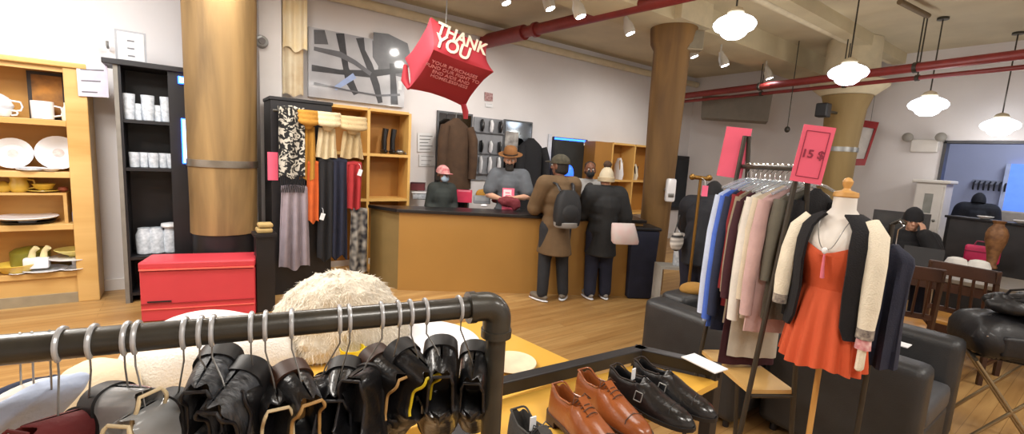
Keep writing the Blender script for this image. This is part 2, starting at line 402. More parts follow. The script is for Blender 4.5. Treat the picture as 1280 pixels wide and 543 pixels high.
# small riser shelf on the third level
z2 = shelfz[2]; zr = ly(50, 241, 6.12).z; xre = ly(84, 241, 6.12).x
rs = thing('shelf_riser', 'small step riser standing on the third shelf of the dish bookcase', 'riser', ((xl + .4 + xre) / 2, 6.12, z2))
build(MB().span((xl + .3, 6.08, zr - .02), (xre, WY - .05, zr)), 'board', OAKY, rs, smooth=False)
build(MB().span((xre - .025, 6.08, z2), (xre, WY - .05, zr - .02)), 'leg', OAKY, rs, smooth=False)
build(MB().span((xl + .3, 6.08, z2), (xl + .325, WY - .05, zr - .02)), 'leg', OAKY, rs, smooth=False)
# dishes -------------------------------------------------------
def dish(name, lb, cat, px, base, y, prof, m, grp=None, handle=None, rim=None):
    x = yat(px, 200, y).x
    p = V((x, y, base + .001)); t_ = thing(name, lb, cat, p, group=grp)
    build(MB().lathe(prof), 'body', m, t_, local=True)
    if handle:
        R, z0, z1, h = handle
        build(MB().tube([V((R * .9, 0, z0)), V((R + h, 0, z0 + (z1 - z0) * .15)), V((R + h * 1.2, 0, (z0 + z1) / 2)), V((R + h, 0, z1 - (z1 - z0) * .1)), V((R * .9, 0, z1))], .008, 8), 'handle', m, t_, local=True)
    return t_
def plate(lb, px, base, y, R, m=PORC, deco=None, tilt=radians(14), name='plate'):
    x = yat(px, 200, y).x
    t_ = thing(name, lb, 'plate', (x, y, base + .002), group='plates standing on the second shelf')
    mx = T(0, 0, R * 1.0 + .004) @ Matrix.Rotation(radians(90) - tilt, 4, 'X') 
    mb = MB().lathe([(.001, 0), (R * .62, 0), (R * .7, .012), (R, .03), (R * .99, .036), (R * .68, .02), (R * .6, .01), (.001, .01)], caps=False).xf(mx)
    build(mb, 'rim', m, t_, local=True)
    if deco: build(MB().lathe([(.001, .0125), (R * .26, .0125), (R * .26, .0115), (.001, .0115)], caps=False).xf(mx), 'motif', deco, t_, local=True)
    return t_
CUPP = [(.02, 0), (.035, .003), (.05, .03), (.055, .07), (.052, .07), (.045, .03), (.02, .01)]
BOWL = [(.04, 0), (.05, .012), (.12, .05), (.15, .075), (.145, .078), (.1, .045), (.02, .018)]
s0, s1, s2, s3 = shelfz
SEPIA = mat('floral art', '#c9862d', .6, color2='#1d1414', scale=5)
# framed picture and mug on top shelf
fx0, fx1 = ly(34, 100, 6.27).x, ly(83, 100, 6.27).x; fz1 = ly(60, 91, 6.27).z
tp = thing('framed_picture', 'small dark framed flower picture leaning on the top shelf of the bookcase', 'picture', ((fx0 + fx1) / 2, 6.27, s0))
build(MB().span((fx0, 6.25, s0 + .002), (fx1, 6.28, fz1)), 'frame', mat('dark bronze frame', '#2b2320', .4), tp, smooth=False)
build(MB().span((fx0 + .03, 6.24, s0 + .03), (fx1 - .03, 6.251, fz1 - .03)), 'image', SEPIA, tp, smooth=False)
dish('mug', 'white mug with handle standing before the framed picture', 'mug', 58, s0, 6.1, [(.07, 0), (.077, .004), (.08, .165), (.075, .165), (.07, .02)], PORC, handle=(.08, .03, .13, .045))
dish('teapot', 'white teapot at the left end of the top shelf', 'teapot', 0, s0, 6.12, [(.05, 0), (.1, .04), (.12, .1), (.09, .17), (.05, .2), (.02, .21), (.015, .235)], PORC, handle=(.1, .05, .15, .06))
dish('teacup', 'white teacup beside the teapot on the top shelf', 'cup', 10, s0, 6.06, CUPP, PORC, handle=(.05, .015, .06, .03))
dish('bottle', 'small pale bottle at the right end of the top shelf', 'bottle', 87, s0, 6.1, [(.03, 0), (.034, .01), (.034, .1), (.015, .14), (.015, .17)], CREAM)
MOTIF = mat('brown rose motif', '#b09a94', .5, color2='#d5cdca', scale=20)
plate('white dinner plate with faint centre motif, rightmost on the second shelf', 74, s1, 6.2, .165, deco=MOTIF)
plate('white dinner plate with faint centre motif, left of its twin on the second shelf', 17, s1, 6.2, .145, deco=MOTIF)
def stack(lb, px, base, y, R, n, m, name='plate_stack'):
    for i in range(n):
        x = yat(px, 200, y).x
        t_ = build(MB().lathe([(R * .6, 0), (R, .018), (R * .98, .022), (R * .6, .006), (.001, .006)]), 'saucer', m, local=True, loc=(x, y, base + .001 + i * .013), label=lb[i], cat='saucer', group='saucers on the second shelf')
stack(['lower white saucer of the pair before the two standing plates', 'upper white saucer of the pair before the two standing plates'], 38, s1, 6.07, .1, 2, PORC)
dish('bowl', 'small white bowl at the foot of the rightmost standing plate', 'bowl', 62, s1, 6.05, [(.03, 0), (.04, .005), (.075, .03), (.073, .032), (.03, .008)], PORC)
# third shelf (on the riser) yellow crockery
dish('pitcher', 'yellow glazed pitcher on the step riser', 'pitcher', 21, zr, 6.18, [(.05, 0), (.065, .02), (.07, .07), (.055, .11), (.065, .145), (.06, .145), (.05, .1), (.05, .02)], YELL, handle=(.065, .03, .12, .035))
dish('saucer', 'yellow saucer under the wide yellow cup on the riser', 'saucer', 52, zr, 6.18, [(.06, 0), (.12, .018), (.118, .022), (.05, .006)], YELL)
dish('cup', 'wide yellow cup sitting on a yellow saucer on the riser', 'cup', 52, zr + .02, 6.18, [(.04, 0), (.06, .01), (.085, .06), (.08, .062), (.05, .015)], YELL)
dish('sugar_bowl', 'yellow sugar bowl at the left end of the riser', 'bowl', 1, zr, 6.18, [(.04, 0), (.06, .02), (.065, .06), (.04, .08), (.01, .1)], YELL)
dish('flower_bud_vase', 'squat reddish pot at the right end of the riser', 'vase', 76, zr, 6.2, [(.02, 0), (.04, .02), (.035, .045), (.02, .05)], mat('terracotta', '#a4583c', .6))
dish('platter', 'white oval platter lying under the riser', 'platter', 28, s2 + .05, 6.15, [(.06, -.045), (.07, -.02), (.2, .0), (.22, .015), (.215, .02), (.1, .006)], PORC)
dish('serving_tray', 'dark round tray below the white platter under the riser', 'tray', 30, s2, 6.17, [(.15, 0), (.19, .02), (.185, .024), (.1, .004)], BLACKW)
t_ = dish('salt_box', 'blue and white bottle with cream stopper right of the riser', 'bottle', 95, s2, 6.12, [(.05, 0), (.055, .01), (.055, .1), (.035, .13), (.03, .14)], mat('blue white glaze', '#9fb2d8', .3))
build(MB().lathe([(.03, .141), (.045, .16), (.04, .21), (.015, .225)]), 'stopper', mat('cream stopper', '#d9c79a', .5), t_, local=True)
# fourth shelf: toast holder on plate, bowls
dish('plate', 'cream plate with brown rim under the white napkin holder', 'plate', 46, s3, 6.1, [(.1, 0), (.16, .02), (.158, .026), (.09, .006)], PORC)
x = yat(46, 330, 6.1).x
hp = MB().box((x, 6.1, s3 + .085), (.18, .09, .11)); 
tn = thing('napkin_holder', 'white square ceramic holder with two cream spout tops on the bottom shelf', 'holder', (x, 6.1, s3 + .02))
build(hp, 'body', PORC, tn, bevel=.02)
for dx in (-.03, .05):
    build(MB().tube([(x + dx, 6.1, s3 + .14), (x + dx + .01, 6.1, s3 + .2), (x + dx + .04, 6.09, s3 + .235)], [.028, .022, .026]), 'spout', mat('cream spout', '#e0d5a4', .4), tn)
x = yat(84, 320, 6.17).x
dish('cake_stand', 'cream cake stand under the yellow bowl on the bottom shelf', 'stand', 84, s3, 6.17, [(.06, 0), (.05, .01), (.02, .03), (.02, .09), (.19, .105), (.19, .112), (.001, .112)], PORC)
dish('bowl', 'wide pale yellow bowl on the cake stand', 'bowl', 85, s3 + .114, 6.17, BOWL, mat('pale yellow glaze', '#e2d27c', .3))
dish('platter', 'olive green platter standing at the back of the bottom shelf', 'platter', 28, s3, 6.27, [(.1, 0), (.14, .02), (.14, .17), (.1, .2), (.02, .22)], mat('olive glaze', '#7f7a2a', .4))
dish('bowl', 'low yellow dish at the left end of the bottom shelf', 'bowl', 8, s3, 6.12, [(.08, 0), (.1, .01), (.15, .08), (.145, .083), (.08, .02)], YELL)
dish('saucer', 'small cream saucer at the front left of the bottom shelf', 'saucer', 10, s3, 6.03, [(.03, 0), (.06, .012), (.058, .015), (.02, .005)], PORC)
dish('saucer', 'small cream saucer at the front right of the bottom shelf', 'saucer', 82, s3, 6.06, [(.05, 0), (.1, .018), (.098, .022), (.04, .006)], PORC)
# ================================================================ papers pinned to the wall
def paper(lb, pts, y, m=PAPER, lines=4, name='paper_notice', ink=INK, cat='notice'):
    P = [yat(a, b, y) for a, b in pts]
    t_ = thing(name, lb, cat, (P[3] + P[2]) / 2)
    o_ = V((0, .006, 0))
    build(MB().hexa([P[3], P[2], P[2] + o_, P[3] + o_, P[0], P[1], P[1] + o_, P[0] + o_]), 'sheet', m, t_, smooth=False)
    if lines:
        mb = MB()
        for i in range(lines):
            f = .16 + .7 * i / max(1, lines - 1); wv = (.12, .88 - .25 * ((i * 7) % 3) / 2)
            a = P[0].lerp(P[3], f).lerp(P[1].lerp(P[2], f), wv[0]); b = P[0].lerp(P[3], f).lerp(P[1].lerp(P[2], f), wv[1])
            h = V((0, 0, (P[0] - P[3]).length * .02))
            q = V((0, -.002, 0))
            mb.hexa([a - h + q, b - h + q, b - h, a - h, a + h + q, b + h + q, b + h, a + h])
        build(mb, 'printed_lines', ink, t_, smooth=False)
    return t_
paper('pale lilac notice pinned on the wall between bookcase and black shelf', [(95, 80), (134, 82), (136, 122), (98, 120)], 5.985, mat('lilac paper', '#cfc9da', .7), 3)
# ================================================================ BLACK SHELF
kx = 5.55
P1 = dat(142, 93, 4.25); x0 = P1.x; yF = P1.y; x1 = yat(236, 150, yF).x; ztop = dat(135, 84, 4.45).z
tK = thing('black_bookcase', 'tall black bookcase of glassware between the bookcase and the pale timber column', 'bookcase', ((x0 + x1) / 2, yF, 0))
yB = min(yF + .42, WY - .03)
def kz(px, py): return yat(px, py, yF + .1).z
kshelf = [kz(190, 152), kz(190, 210), kz(190, 318)]
GREYE = mat('grey edge band', '#77736c', .5)
build(MB().span((x0, yF, 0), (x0 + .05, yB, ztop)), 'side_panel', BLACKW, tK, smooth=False)
build(MB().span((x0 - .004, yF - .006, 0), (x0 + .03, yF, ztop)), 'edge_strip', GREYE, tK, smooth=False, label='grey front edge strip')
build(MB().span((x1 - .16, yF, 0), (x1, yB, ztop)), 'side_panel', BLACKW, tK, smooth=False)
build(MB().span((x0 + .05, yB - .02, 0), (x1 - .16, yB, ztop)), 'back_panel', BLACKW, tK, smooth=False)
build(MB().span((x0 - .08, yF - .03, ztop), (x1, yB, ztop + .05)), 'top_board', BLACKW, tK, smooth=False, bevel=.005)
for z in kshelf + [.1]:
    build(MB().span((x0 + .05, yF + .01, z - .03), (x1 - .16, yB - .02, z)), 'shelf', BLACKW, tK, smooth=False)
BLUEL = mat('blue glowing strip', '#2f6bff', .3, emit=5, ecol='#2a62ff')
BLUEC = mat('pale blue glow', '#9fc4ff', .3, emit=4, ecol='#9cc2ff')
xs = x1 - .08
for i, (p0_, p1_, lb) in enumerate((((222, 95), (235, 106), 'short blue glowing lamp at the top of the black bookcase'), ((226, 148), (236, 205), 'long blue glowing lamp on the edge of the black bookcase'))):
    a = yat(*p0_, yF - .02); b = yat(*p1_, yF - .02)
    t_ = thing('display_light', lb, 'lamp', (a.x, yF - .02, b.z))
    build(MB().span((a.x, yF - .03, b.z), (b.x, yF - .003, a.z)), 'housing', BLUEL, t_, smooth=False, bevel=.006)
    build(MB().span((a.x + .012, yF - .034, b.z + .012), (b.x - .012, yF - .0305, a.z - .012)), 'lens', BLUEC, t_, smooth=False)
# glassware
WRAP = mat('plastic wrapped glass', '#a9b2bd', .25, color2='#dfe6ee', scale=25, coat=.5, alpha=.92)
GOB = [(.03, 0), (.032, .004), (.006, .012), (.005, .07), (.03, .1), (.036, .14), (.03, .19), (.028, .19), (.033, .14), (.005, .1)]
TUM = [(.03, 0), (.034, .004), (.04, .13), (.037, .13), (.03, .012)]
def glass(px, base, y, prof, lb, m, grp, s=1, handle=0):
    t_ = thing('drinking_glass', lb, 'glass', (yat(px, 200, y).x, y, base + .001), group=grp)
    build(MB().lathe([(r * s, z * s) for r, z in prof], n=16), 'bowl', m, t_, local=True)
    return t_
for i, px in enumerate((164, 176, 188, 200, 211)):
    glass(px, kshelf[0], yF + .1 + .04 * (i % 2), TUM if i % 2 else [(.03, 0), (.035, .005), (.045, .2), (.042, .2), (.03, .01)], ['tall clear glass at the left end of the top black shelf', 'clear tumbler second from left on the top black shelf', 'tall clear glass in the middle of the top black shelf', 'clear tumbler fourth from left on the top black shelf', 'tall clear glass at the right end of the top black shelf'][i], WRAP, 'glasses on the top black shelf', 1.25)
for i, px in enumerate((168, 180, 192, 204, 215)):
    glass(px, kshelf[1], yF + .1 + .03 * (i % 2), TUM, 'low clear tumbler on the second black shelf, %s of the row' % ['leftmost', 'second from the left', 'in the middle', 'second from the right', 'rightmost'][i], WRAP, 'tumblers on the second black shelf', 1.15)
for i, (px, lb) in enumerate(((181, 'clear wrapped glass jar left on the low black shelf'), (196, 'clear wrapped glass jar in the middle of the low black shelf'), (214, 'clear wrapped glass jar right on the low black shelf'))):
    t_ = thing('glass_jar', lb, 'jar', (yat(px, 300, yF + .15).x, yF + .15, kshelf[2] + .001), group='jars on the low black shelf')
    build(MB().lathe([(.06, 0), (.07, .01), (.075, .2), (.055, .25), (.055, .27)], n=18), 'body', WRAP, t_, local=True)
    if i == 2: build(MB().lathe([(.075, .271), (.085, .285), (.08, .31), (.02, .32)]), 'lid', PORC, t_, local=True, label='white lid')
# paper in clear holder on top
p = yat(163, 80, yF + .12)
th = thing('sign_holder', 'grey framed paper sign standing on top of the black bookcase', 'sign', (p.x, yF + .12, ztop + .05))
zz = yat(163, 39, yF + .12).z; xa = yat(144, 60, yF + .12).x; xb = yat(183, 60, yF + .12).x; zb_ = ztop + .052
build(MB().span((xa, yF + .115, zb_), (xb, yF + .13, zz)), 'frame', mat('grey holder frame', '#8b8d92', .4), th, smooth=False)
build(MB().span((xa + .018, yF + .112, zb_ + .018), (xb - .018, yF + .116, zz - .018)), 'sheet', mat('greyish paper', '#bfc0c2', .7), th, smooth=False)
mb = MB()
for i in range(3):
    z = zz - .1 - i * .07; mb.span((xa + .09, yF + .110, z), (xb - .09, yF + .1115, z + .014))
build(mb, 'printed_lines', INK, th, smooth=False)
# ================================================================ RED BOX
r0 = zat(176, 404, 0); r1 = zat(320, 394, 0)
dx = (r1 - r0); dx.z = 0; wd = dx.length; xn = dx.normalized(); yn = V((-xn.y, xn.x, 0))
hz = dat(318, 322, depth(r1)).z
tR = thing('red_storage_chest', 'red lidded storage chest on the floor in front of the pale timber column', 'chest', r0 + xn * wd / 2 + yn * .22, math.atan2(xn.y, xn.x))
REDB = mat('red lacquer', '#c23a45', .4, var=.05, scale=3, coat=.2)
hw = wd / 2
dpt = .34
build(MB().box((0, -.05, .24), (wd * .99, dpt, .47)), 'body', REDB, tR, local=True, smooth=False, bevel=.01)
build(MB().box((0, -.05, (.49 + hz) / 2), (wd, dpt + .02, hz - .49)), 'lid', REDB, tR, local=True, smooth=False, bevel=.015)
RL = mat('salmon trim line', '#e0685c', .4)
build(MB().box((0, -.231, .49), (wd * .985, .012, .014)), 'lid_trim', RL, tR, local=True, smooth=False)
build(MB().box((0, -.222, .17), (wd * .98, .012, .01)), 'drawer_line', mat('dark red', '#8e2028', .5), tR, local=True, smooth=False)
build(MB().box((0, -.222, .12), (wd * .98, .012, .008)), 'drawer_line', RL, tR, local=True, smooth=False)
build(MB().box((-hw * .68, -.222, .19), (.18, .014, .012)), 'handle_slot', BLACKW, tR, local=True, smooth=False)
# bell on pilaster
p = yat(327, 52, 6.02); t_ = thing('alarm_bell', 'round grey alarm bell on the pale pilaster', 'bell', p)
build(MB().lathe([(.02, .04), (.06, .03), (.07, .0), (.07, -.03), (.03, -.03)], mx=Matrix.Rotation(radians(90), 4, 'X'), c=p), 'gong', STEEL, t_)
build(MB().lathe([(.035, .05), (.04, .0), (.03, -.03)], mx=Matrix.Rotation(radians(90), 4, 'X'), c=p), 'hub', mat('bell hub', '#5b5450', .5), t_)
p = yat(135, 60, 6.3); build(MB().tube([p, p + V((0, -.05, .02)), p + V((0, -.05, .06))], .012, 8), 'wall_hook', STEEL, label='small grey hook on the wall above the black bookcase', cat='hook')
# ================================================================ CREAM CLOTH PANEL by the pilaster
def sheetpanel(top0, top1, L, folds, amp, out, flare=1.0, wav=.0, ph=0, n=48, m=14, curve=1.0):
    a, b = V(top0), V(top1); o = V(out).normalized(); c = (a + b) / 2; d = (b - a) / 2
    def f(s, t):
        k_ = 1 + (flare - 1) * t
        return c + d * ((2 * s - 1) * k_) + o * amp * (.35 + .65 * min(1, t * 2)) * sin(folds * 2 * pi * s + ph + t * wav) - V((0, 0, 1)) * (L * t * (1 - .03 * sin(s * 9 + ph)))
    return MB().sheet(f, n, m)
LINEN = mat('warm lit linen', '#f0dcae', .8, color2='#faf0d8', scale=3, bump=.2)  # warm glow on the upper cloth put into its pale colour
a = yat(353, 2, 6.2); b = yat(384, 2, 6.2); zb_ = yat(368, 62, 6.2).z; zc_ = yat(368, 119, 6.2).z
tl = thing('linen_hanging', 'cream linen hanging on the wall right of the pale pilaster', 'hanging', ((a.x + b.x) / 2, 6.2, zb_))
build(sheetpanel((a.x, 6.2, a.z + .4), (b.x, 6.2, a.z + .4), a.z + .4 - zb_, 2.5, .02, (0, 1, 0)), 'cloth', LINEN, tl, solid=.006)
build(sheetpanel((a.x, 6.24, zb_ + .05), (b.x - .04, 6.24, zb_ + .05), zb_ + .05 - zc_, 2, .02, (0, 1, 0), 1.0), 'lining', mat('tan linen', '#c2a173', .8, color2='#e8dcc0', scale=4), tl, solid=.006, label='tan lower layer')
# ================================================================ ABSTRACT POSTER
py_ = 6.3
P = [yat(385, 33, py_), yat(502, 57, py_), yat(508, 137, py_), yat(388, 119, py_)]
x0, x1 = P[0].x, (P[1].x + P[2].x) / 2; z1 = (P[0].z + P[1].z) / 2; z0 = (P[2].z + P[3].z) / 2
tP = thing('abstract_painting', 'large unframed grey and black abstract painting above the honey wood cubbies', 'painting', ((x0 + x1) / 2, py_, z0))
W, Hh = x1 - x0, z1 - z0
CANV = mat('grey wash canvas', '#8f9097', .3, color2='#c3c4c9', scale=1.6, coat=.5)
build(MB().span((x0, py_ - .02, z0), (x1, WY - .005, z1)), 'canvas', CANV, tP, smooth=False)
BRUSH = mat('black brush strokes', '#2a2b31', .45, var=.3, scale=12, coat=.4)
DKG = mat('dark grey wash', '#55565c', .4, var=.25, scale=6, coat=.4)
def stroke(pts, w, m, nm, k_):
    mb = MB(); q = [V((x0 + W * u, py_ - .021 - .0008 * k_, z0 + Hh * v)) for u, v in pts]
    L_ = []; R_ = []
    for i, p in enumerate(q):
        d = (q[min(i + 1, len(q) - 1)] - q[max(i - 1, 0)]).normalized(); s_ = V((d.z, 0, -d.x)) * w * W * (.5 + .12 * sin(i * 2.3 + k_))
        L_.append(p + s_); R_.append(p - s_)
    for i in range(len(q) - 1):
        o_ = V((0, .0006, 0)); mb.hexa([L_[i], R_[i], R_[i] + o_, L_[i] + o_, L_[i + 1], R_[i + 1], R_[i + 1] + o_, L_[i + 1] + o_])
    return build(mb, nm, m, tP, smooth=False)
stroke([(.64, .99), (.8, .99), (.99, .97), (.99, .8), (.95, .6), (.7, .62)], .16, DKG, 'wash', 0)
stroke([(.82, .98), (.82, .75), (.84, .62)], .34, DKG, 'wash', .5)
stroke([(.30, .99), (.33, .75), (.36, .5), (.4, .3), (.47, .12)], .07, BRUSH, 'brush_stroke', 1)
stroke([(.50, .98), (.53, .8), (.6, .6), (.68, .3), (.73, .03)], .07, BRUSH, 'brush_stroke', 2)
stroke([(.03, .42), (.3, .42), (.6, .46), (.97, .60)], .06, BRUSH, 'brush_stroke', 3)
stroke([(.85, .68), (.87, .4), (.89, .03)], .07, BRUSH, 'brush_stroke', 4)
stroke([(.05, .7), (.3, .68), (.45, .6), (.62, .46)], .05, DKG, 'brush_stroke', 5)
stroke([(.1, .98), (.12, .78)], .11, DKG, 'brush_stroke', 6)
stroke([(.45, .4), (.35, .28), (.25, .16)], .05, mat('blue grey wash', '#93a6cf', .4), 'brush_stroke', 7)
stroke([(.05, .2), (.4, .16), (.7, .14), (.95, .2)], .02, DKG, 'brush_stroke', 8)
build(MB().span((x1 - .09, py_ - .026, z0 + Hh * .28), (x1 - .04, py_ - .02, z0 + Hh * .42)), 'white_tag', PAPER, tP, smooth=False)
# ================================================================ THANK YOU BOX
Mp = dat(542, 62, 4.5); Rp = dat(617, 90, 4.75); T1 = dat(538, 21, 4.45); T2 = dat(609, 55, 4.7)
L2 = dat(511, 111, 4.95); L1 = dat(506, 73, 4.9); Bp = Rp + (L2 - Mp); Bt = T2 + (L1 - T1)
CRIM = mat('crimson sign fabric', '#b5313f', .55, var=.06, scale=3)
CRIMD = mat('shaded crimson sign fabric', '#96222d', .55, var=.06, scale=3)  # shaded copy of the sign fabric, darkened for underside and rear
CRIML = mat('pink lit sign fabric', '#c2495a', .55, var=.06, scale=3)  # lit copy of the sign fabric, lightened for one side panel
tt = thing('thank_you_sign', 'red cube sign hanging from the ceiling that reads THANK YOU', 'sign', Mp)
ctr = (Mp + Rp + T1 + T2 + L1 + L2 + Bp + Bt) / 8
def curved(a, b, c, d, out, m, nm, pinch=.10):
    def f(s, t):
        p = a.lerp(b, s).lerp(d.lerp(c, s), t)
        e = 4 * s * (1 - s); g = 4 * t * (1 - t)
        return p + (ctr - p) * pinch * (abs(2 * t - 1) ** 6 * e + abs(2 * s - 1) ** 6 * g)
    return build(MB().sheet(f, 14, 14), nm, m, tt, solid=.004)
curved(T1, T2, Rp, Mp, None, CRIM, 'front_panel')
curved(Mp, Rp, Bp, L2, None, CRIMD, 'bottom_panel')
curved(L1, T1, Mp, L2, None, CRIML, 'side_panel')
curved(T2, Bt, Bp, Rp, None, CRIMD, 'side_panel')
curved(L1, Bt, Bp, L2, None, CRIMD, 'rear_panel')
tb = (Bp - ctr).normalized()
build(MB().tube([Bp - tb * .05, Bp + tb * .03 + V((0, 0, -.03)), Bp + tb * .04 - V((0, 0, .1))], [.03, .035, .025]), 'corner_tab', CRIMD, tt)
build(MB().tube([L1.lerp(L2, .2), L1.lerp(L2, .6) + (L2 - Mp) * .10, L1.lerp(L2, 1.0)], [.02, .045, .02]), 'corner_tab', CRIM, tt)
LETT = mat('cream lettering', '#efe3d0', .5)
xa = (T2 - T1).normalized(); ya_ = (T1 - Mp)
hgt_ = ya_.length
nrm = xa.cross(ya_.normalized())
if nrm.dot(CAMP - Mp) < 0: nrm = -nrm
c1 = T1.lerp(T2, .52).lerp(Mp.lerp(Rp, .52), .27) + nrm * .012
c2 = T1.lerp(T2, .33).lerp(Mp.lerp(Rp, .33), .70) + nrm * .012
lettering('THANK', .158, LETT, tt, frame(c1, xa, ya_), bold=.005)
lettering('YOU', .178, LETT, tt, frame(c2, xa, ya_), bold=.005)
xb_ = (Rp - Mp).normalized(); yb_ = (Mp - L2)
nb = xb_.cross(yb_.normalized()).normalized()
if nb.dot(CAMP - Mp) < 0: nb = -nb
c3 = Mp.lerp(Rp, .47).lerp(L2.lerp(Bp, .47), .37) + nb * .012
PINKL = mat('pale pink lettering', '#d98a8e', .5)
lettering('YOUR PURCHASES\nFUND OUR FIGHT TO\nEND AIDS AND\nHOMELESSNESS', .06, PINKL, tt, frame(c3, xb_, yb_), bold=.0008)
tc_ = (T1 + T2 + L1 + Bt) / 4
build(MB().cyl(tc_ - V((0, 0, .02)), (tc_.x, tc_.y, CZ), .006, n=8).cyl(T1, Bt, .008, n=8).cyl(T2, L1, .008, n=8), 'suspension_wire', STEEL, tt)
# ================================================================ YELLOW WOOD CUBBIES
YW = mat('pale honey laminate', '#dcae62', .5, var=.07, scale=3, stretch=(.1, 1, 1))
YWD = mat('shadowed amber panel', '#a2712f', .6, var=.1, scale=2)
def cubby(nm, lb, xs_, zs_, yf, yb_, m=YW, back=YWD):
    t_ = thing(nm, lb, 'shelf unit', ((xs_[0] + xs_[-1]) / 2, yf, zs_[0]))
    for x in xs_: build(MB().span((x - .018, yf, zs_[0]), (x + .018, yb_, zs_[-1])), 'upright', m, t_, smooth=False)
    for i in range(len(xs_) - 1):
        for j, z in enumerate(zs_):
            build(MB().span((xs_[i] + .018, yf + .002, z - .018), (xs_[i + 1] - .018, yb_, z + .018)), 'shelf', m, t_, smooth=False)
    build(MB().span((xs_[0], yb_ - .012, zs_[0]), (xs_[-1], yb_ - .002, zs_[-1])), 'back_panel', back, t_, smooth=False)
    return t_
yf = 6.0
cx = [yat(405, 160, yf).x, yat(461, 170, yf).x, yat(512, 180, yf).x]
cz = [0.15, yat(513, 250, yf).z, yat(513, 196, yf).z, yat(510, 142, yf).z]
cub = cubby('cubby_shelf', 'honey wood cubby shelf behind the scarves, left of the counter', cx, [.02] + cz[1:], yf, WY - .004)
tv = thing('black_boots', 'black boots and dark bottle in the top right cubby beside the scarves', 'boots', (yat(486, 190, 6.15).x, 6.15, cz[2] + .02))
px_ = tv.location
for dx in (-.07, .05):
    build(MB().tube([px_ + V((dx, 0, .001)), px_ + V((dx, 0, .2)), px_ + V((dx + .02, 0, .34))], [.045, .045, .05], flat=.8).ell(px_ + V((dx - .02, -.06, .032)), (.045, .1, .032)), 'boot', BLEATH, tv)
p = V((yat(500, 190, 6.1).x, 6.1, cz[2] + .02)); t_ = thing('belt_roll', 'small pale shiny buckled item lying beside the boots in the top right cubby', 'accessory', p)
build(MB().ell(p + V((0, 0, .035)), (.06, .05, .034)).tube([p + V((.06, -.03, .02)), p + V((.1, -.04, .015))], .014), 'coil', STEEL, t_)
# ================================================================ SCARF CABINET
nc = dat(338, 124, 4.75)
xl_, yfr = nc.x, nc.y
xr_ = yat(415, 128, yfr).x; hgt = nc.z; 
lf = xat(331, 127, xl_); dep = min(WY - .02 - yfr, .5)
tC2 = thing('scarf_cabinet', 'black cabinet with scarves hung on its front', 'cabinet', ((xl_ + xr_) / 2, yfr + .2, 0))
build(MB().span((xl_, yfr, 0), (xr_, yfr + dep, hgt)), 'body', BLACKW, tC2, smooth=False, bevel=.006)
build(MB().span((xl_ - .01, yfr - .01, hgt), (xr_ + .01, yfr + dep, hgt + .035)), 'top_board', BLACKW, tC2, smooth=False, bevel=.004)
ry = yfr - .10; rz_ = yat(385, 142, ry).z
xrod = yat(456, 152, ry).x; xrod0 = yat(341, 140, ry).x
rd = thing('scarf_rail', 'dark rail carrying the row of hung scarves', 'rail', (xrod0, ry, rz_))
build(MB().cyl((xrod0, ry, rz_), (xrod, ry, rz_), .014), 'rail', BLACKM, rd)
for x in (xl_ + .05, xr_ - .05): build(MB().cyl((x, ry, rz_), (x, yfr, rz_), .01), 'bracket', BLACKM, rd)
def scarf(lb, px0, px1, topz, pyb, m, folds=3, amp=.022, knot=None, dy=0, flare=1.0, name='scarf', ph=0, fringe=None, cat='scarf'):
    y = ry - .03 - dy
    x0, x1 = yat(px0, 200, y).x, yat(px1, 200, y).x
    zb = yat((px0 + px1) / 2, pyb, y).z
    t_ = thing(name, lb, cat, ((x0 + x1) / 2, y, zb), group='scarves on the rail')
    c = (x0 + x1) / 2
    if knot:
        zk = topz - .14
        mb = sheetpanel((c - (x1 - x0) * .32, y, zk), (c + (x1 - x0) * .32, y, zk), zk - zb, folds, amp, (0, 1, 0), 1.35 * flare, 1.5, ph)
        build(mb, 'tail', m, t_, solid=.012)
        w = (x1 - x0) / 2
        mb = MB()
        for i in range(3):
            q = [V((c + w * 1.0 * cos(a), y - .01 - .05 * sin(a) - .012 * i, topz + .02 - .05 * i - .022 * sin(a))) for a in [pi * j / 10 for j in range(11)]]
            mb.tube(q, [.018 + .018 * sin(pi * j / 10) for j in range(11)], 10)
        mb.ell((c, y - .035, topz - .13), (w * .45, .05, .05))
        build(mb, 'loop', m, t_, remesh=.012, relax=4)
    else:
        mb = sheetpanel((x0, y, topz), (x1, y, topz), topz - zb, folds, amp, (0, 1, 0), flare, 1.2, ph)
        build(mb, 'cloth', m, t_, solid=.012)
        build(MB().tube([(x0, y + .03, topz + .0), ((x0 + x1) / 2, y + .03, topz + .012), (x1, y + .03, topz)], .033, 10), 'fold_over', m, t_)
    if fringe:
        mb = MB(); k_ = 14
        for i in range(k_):
            x = x0 + (x1 - x0) * (i + .5) / k_
            mb.tube([(x, y, zb + .03), (x + .006, y - .004, zb - fringe * .5), (x - .004, y, zb - fringe)], .005, 6)
        build(mb, 'fringe', BCLOTH, t_, kind='stuff')
    return t_
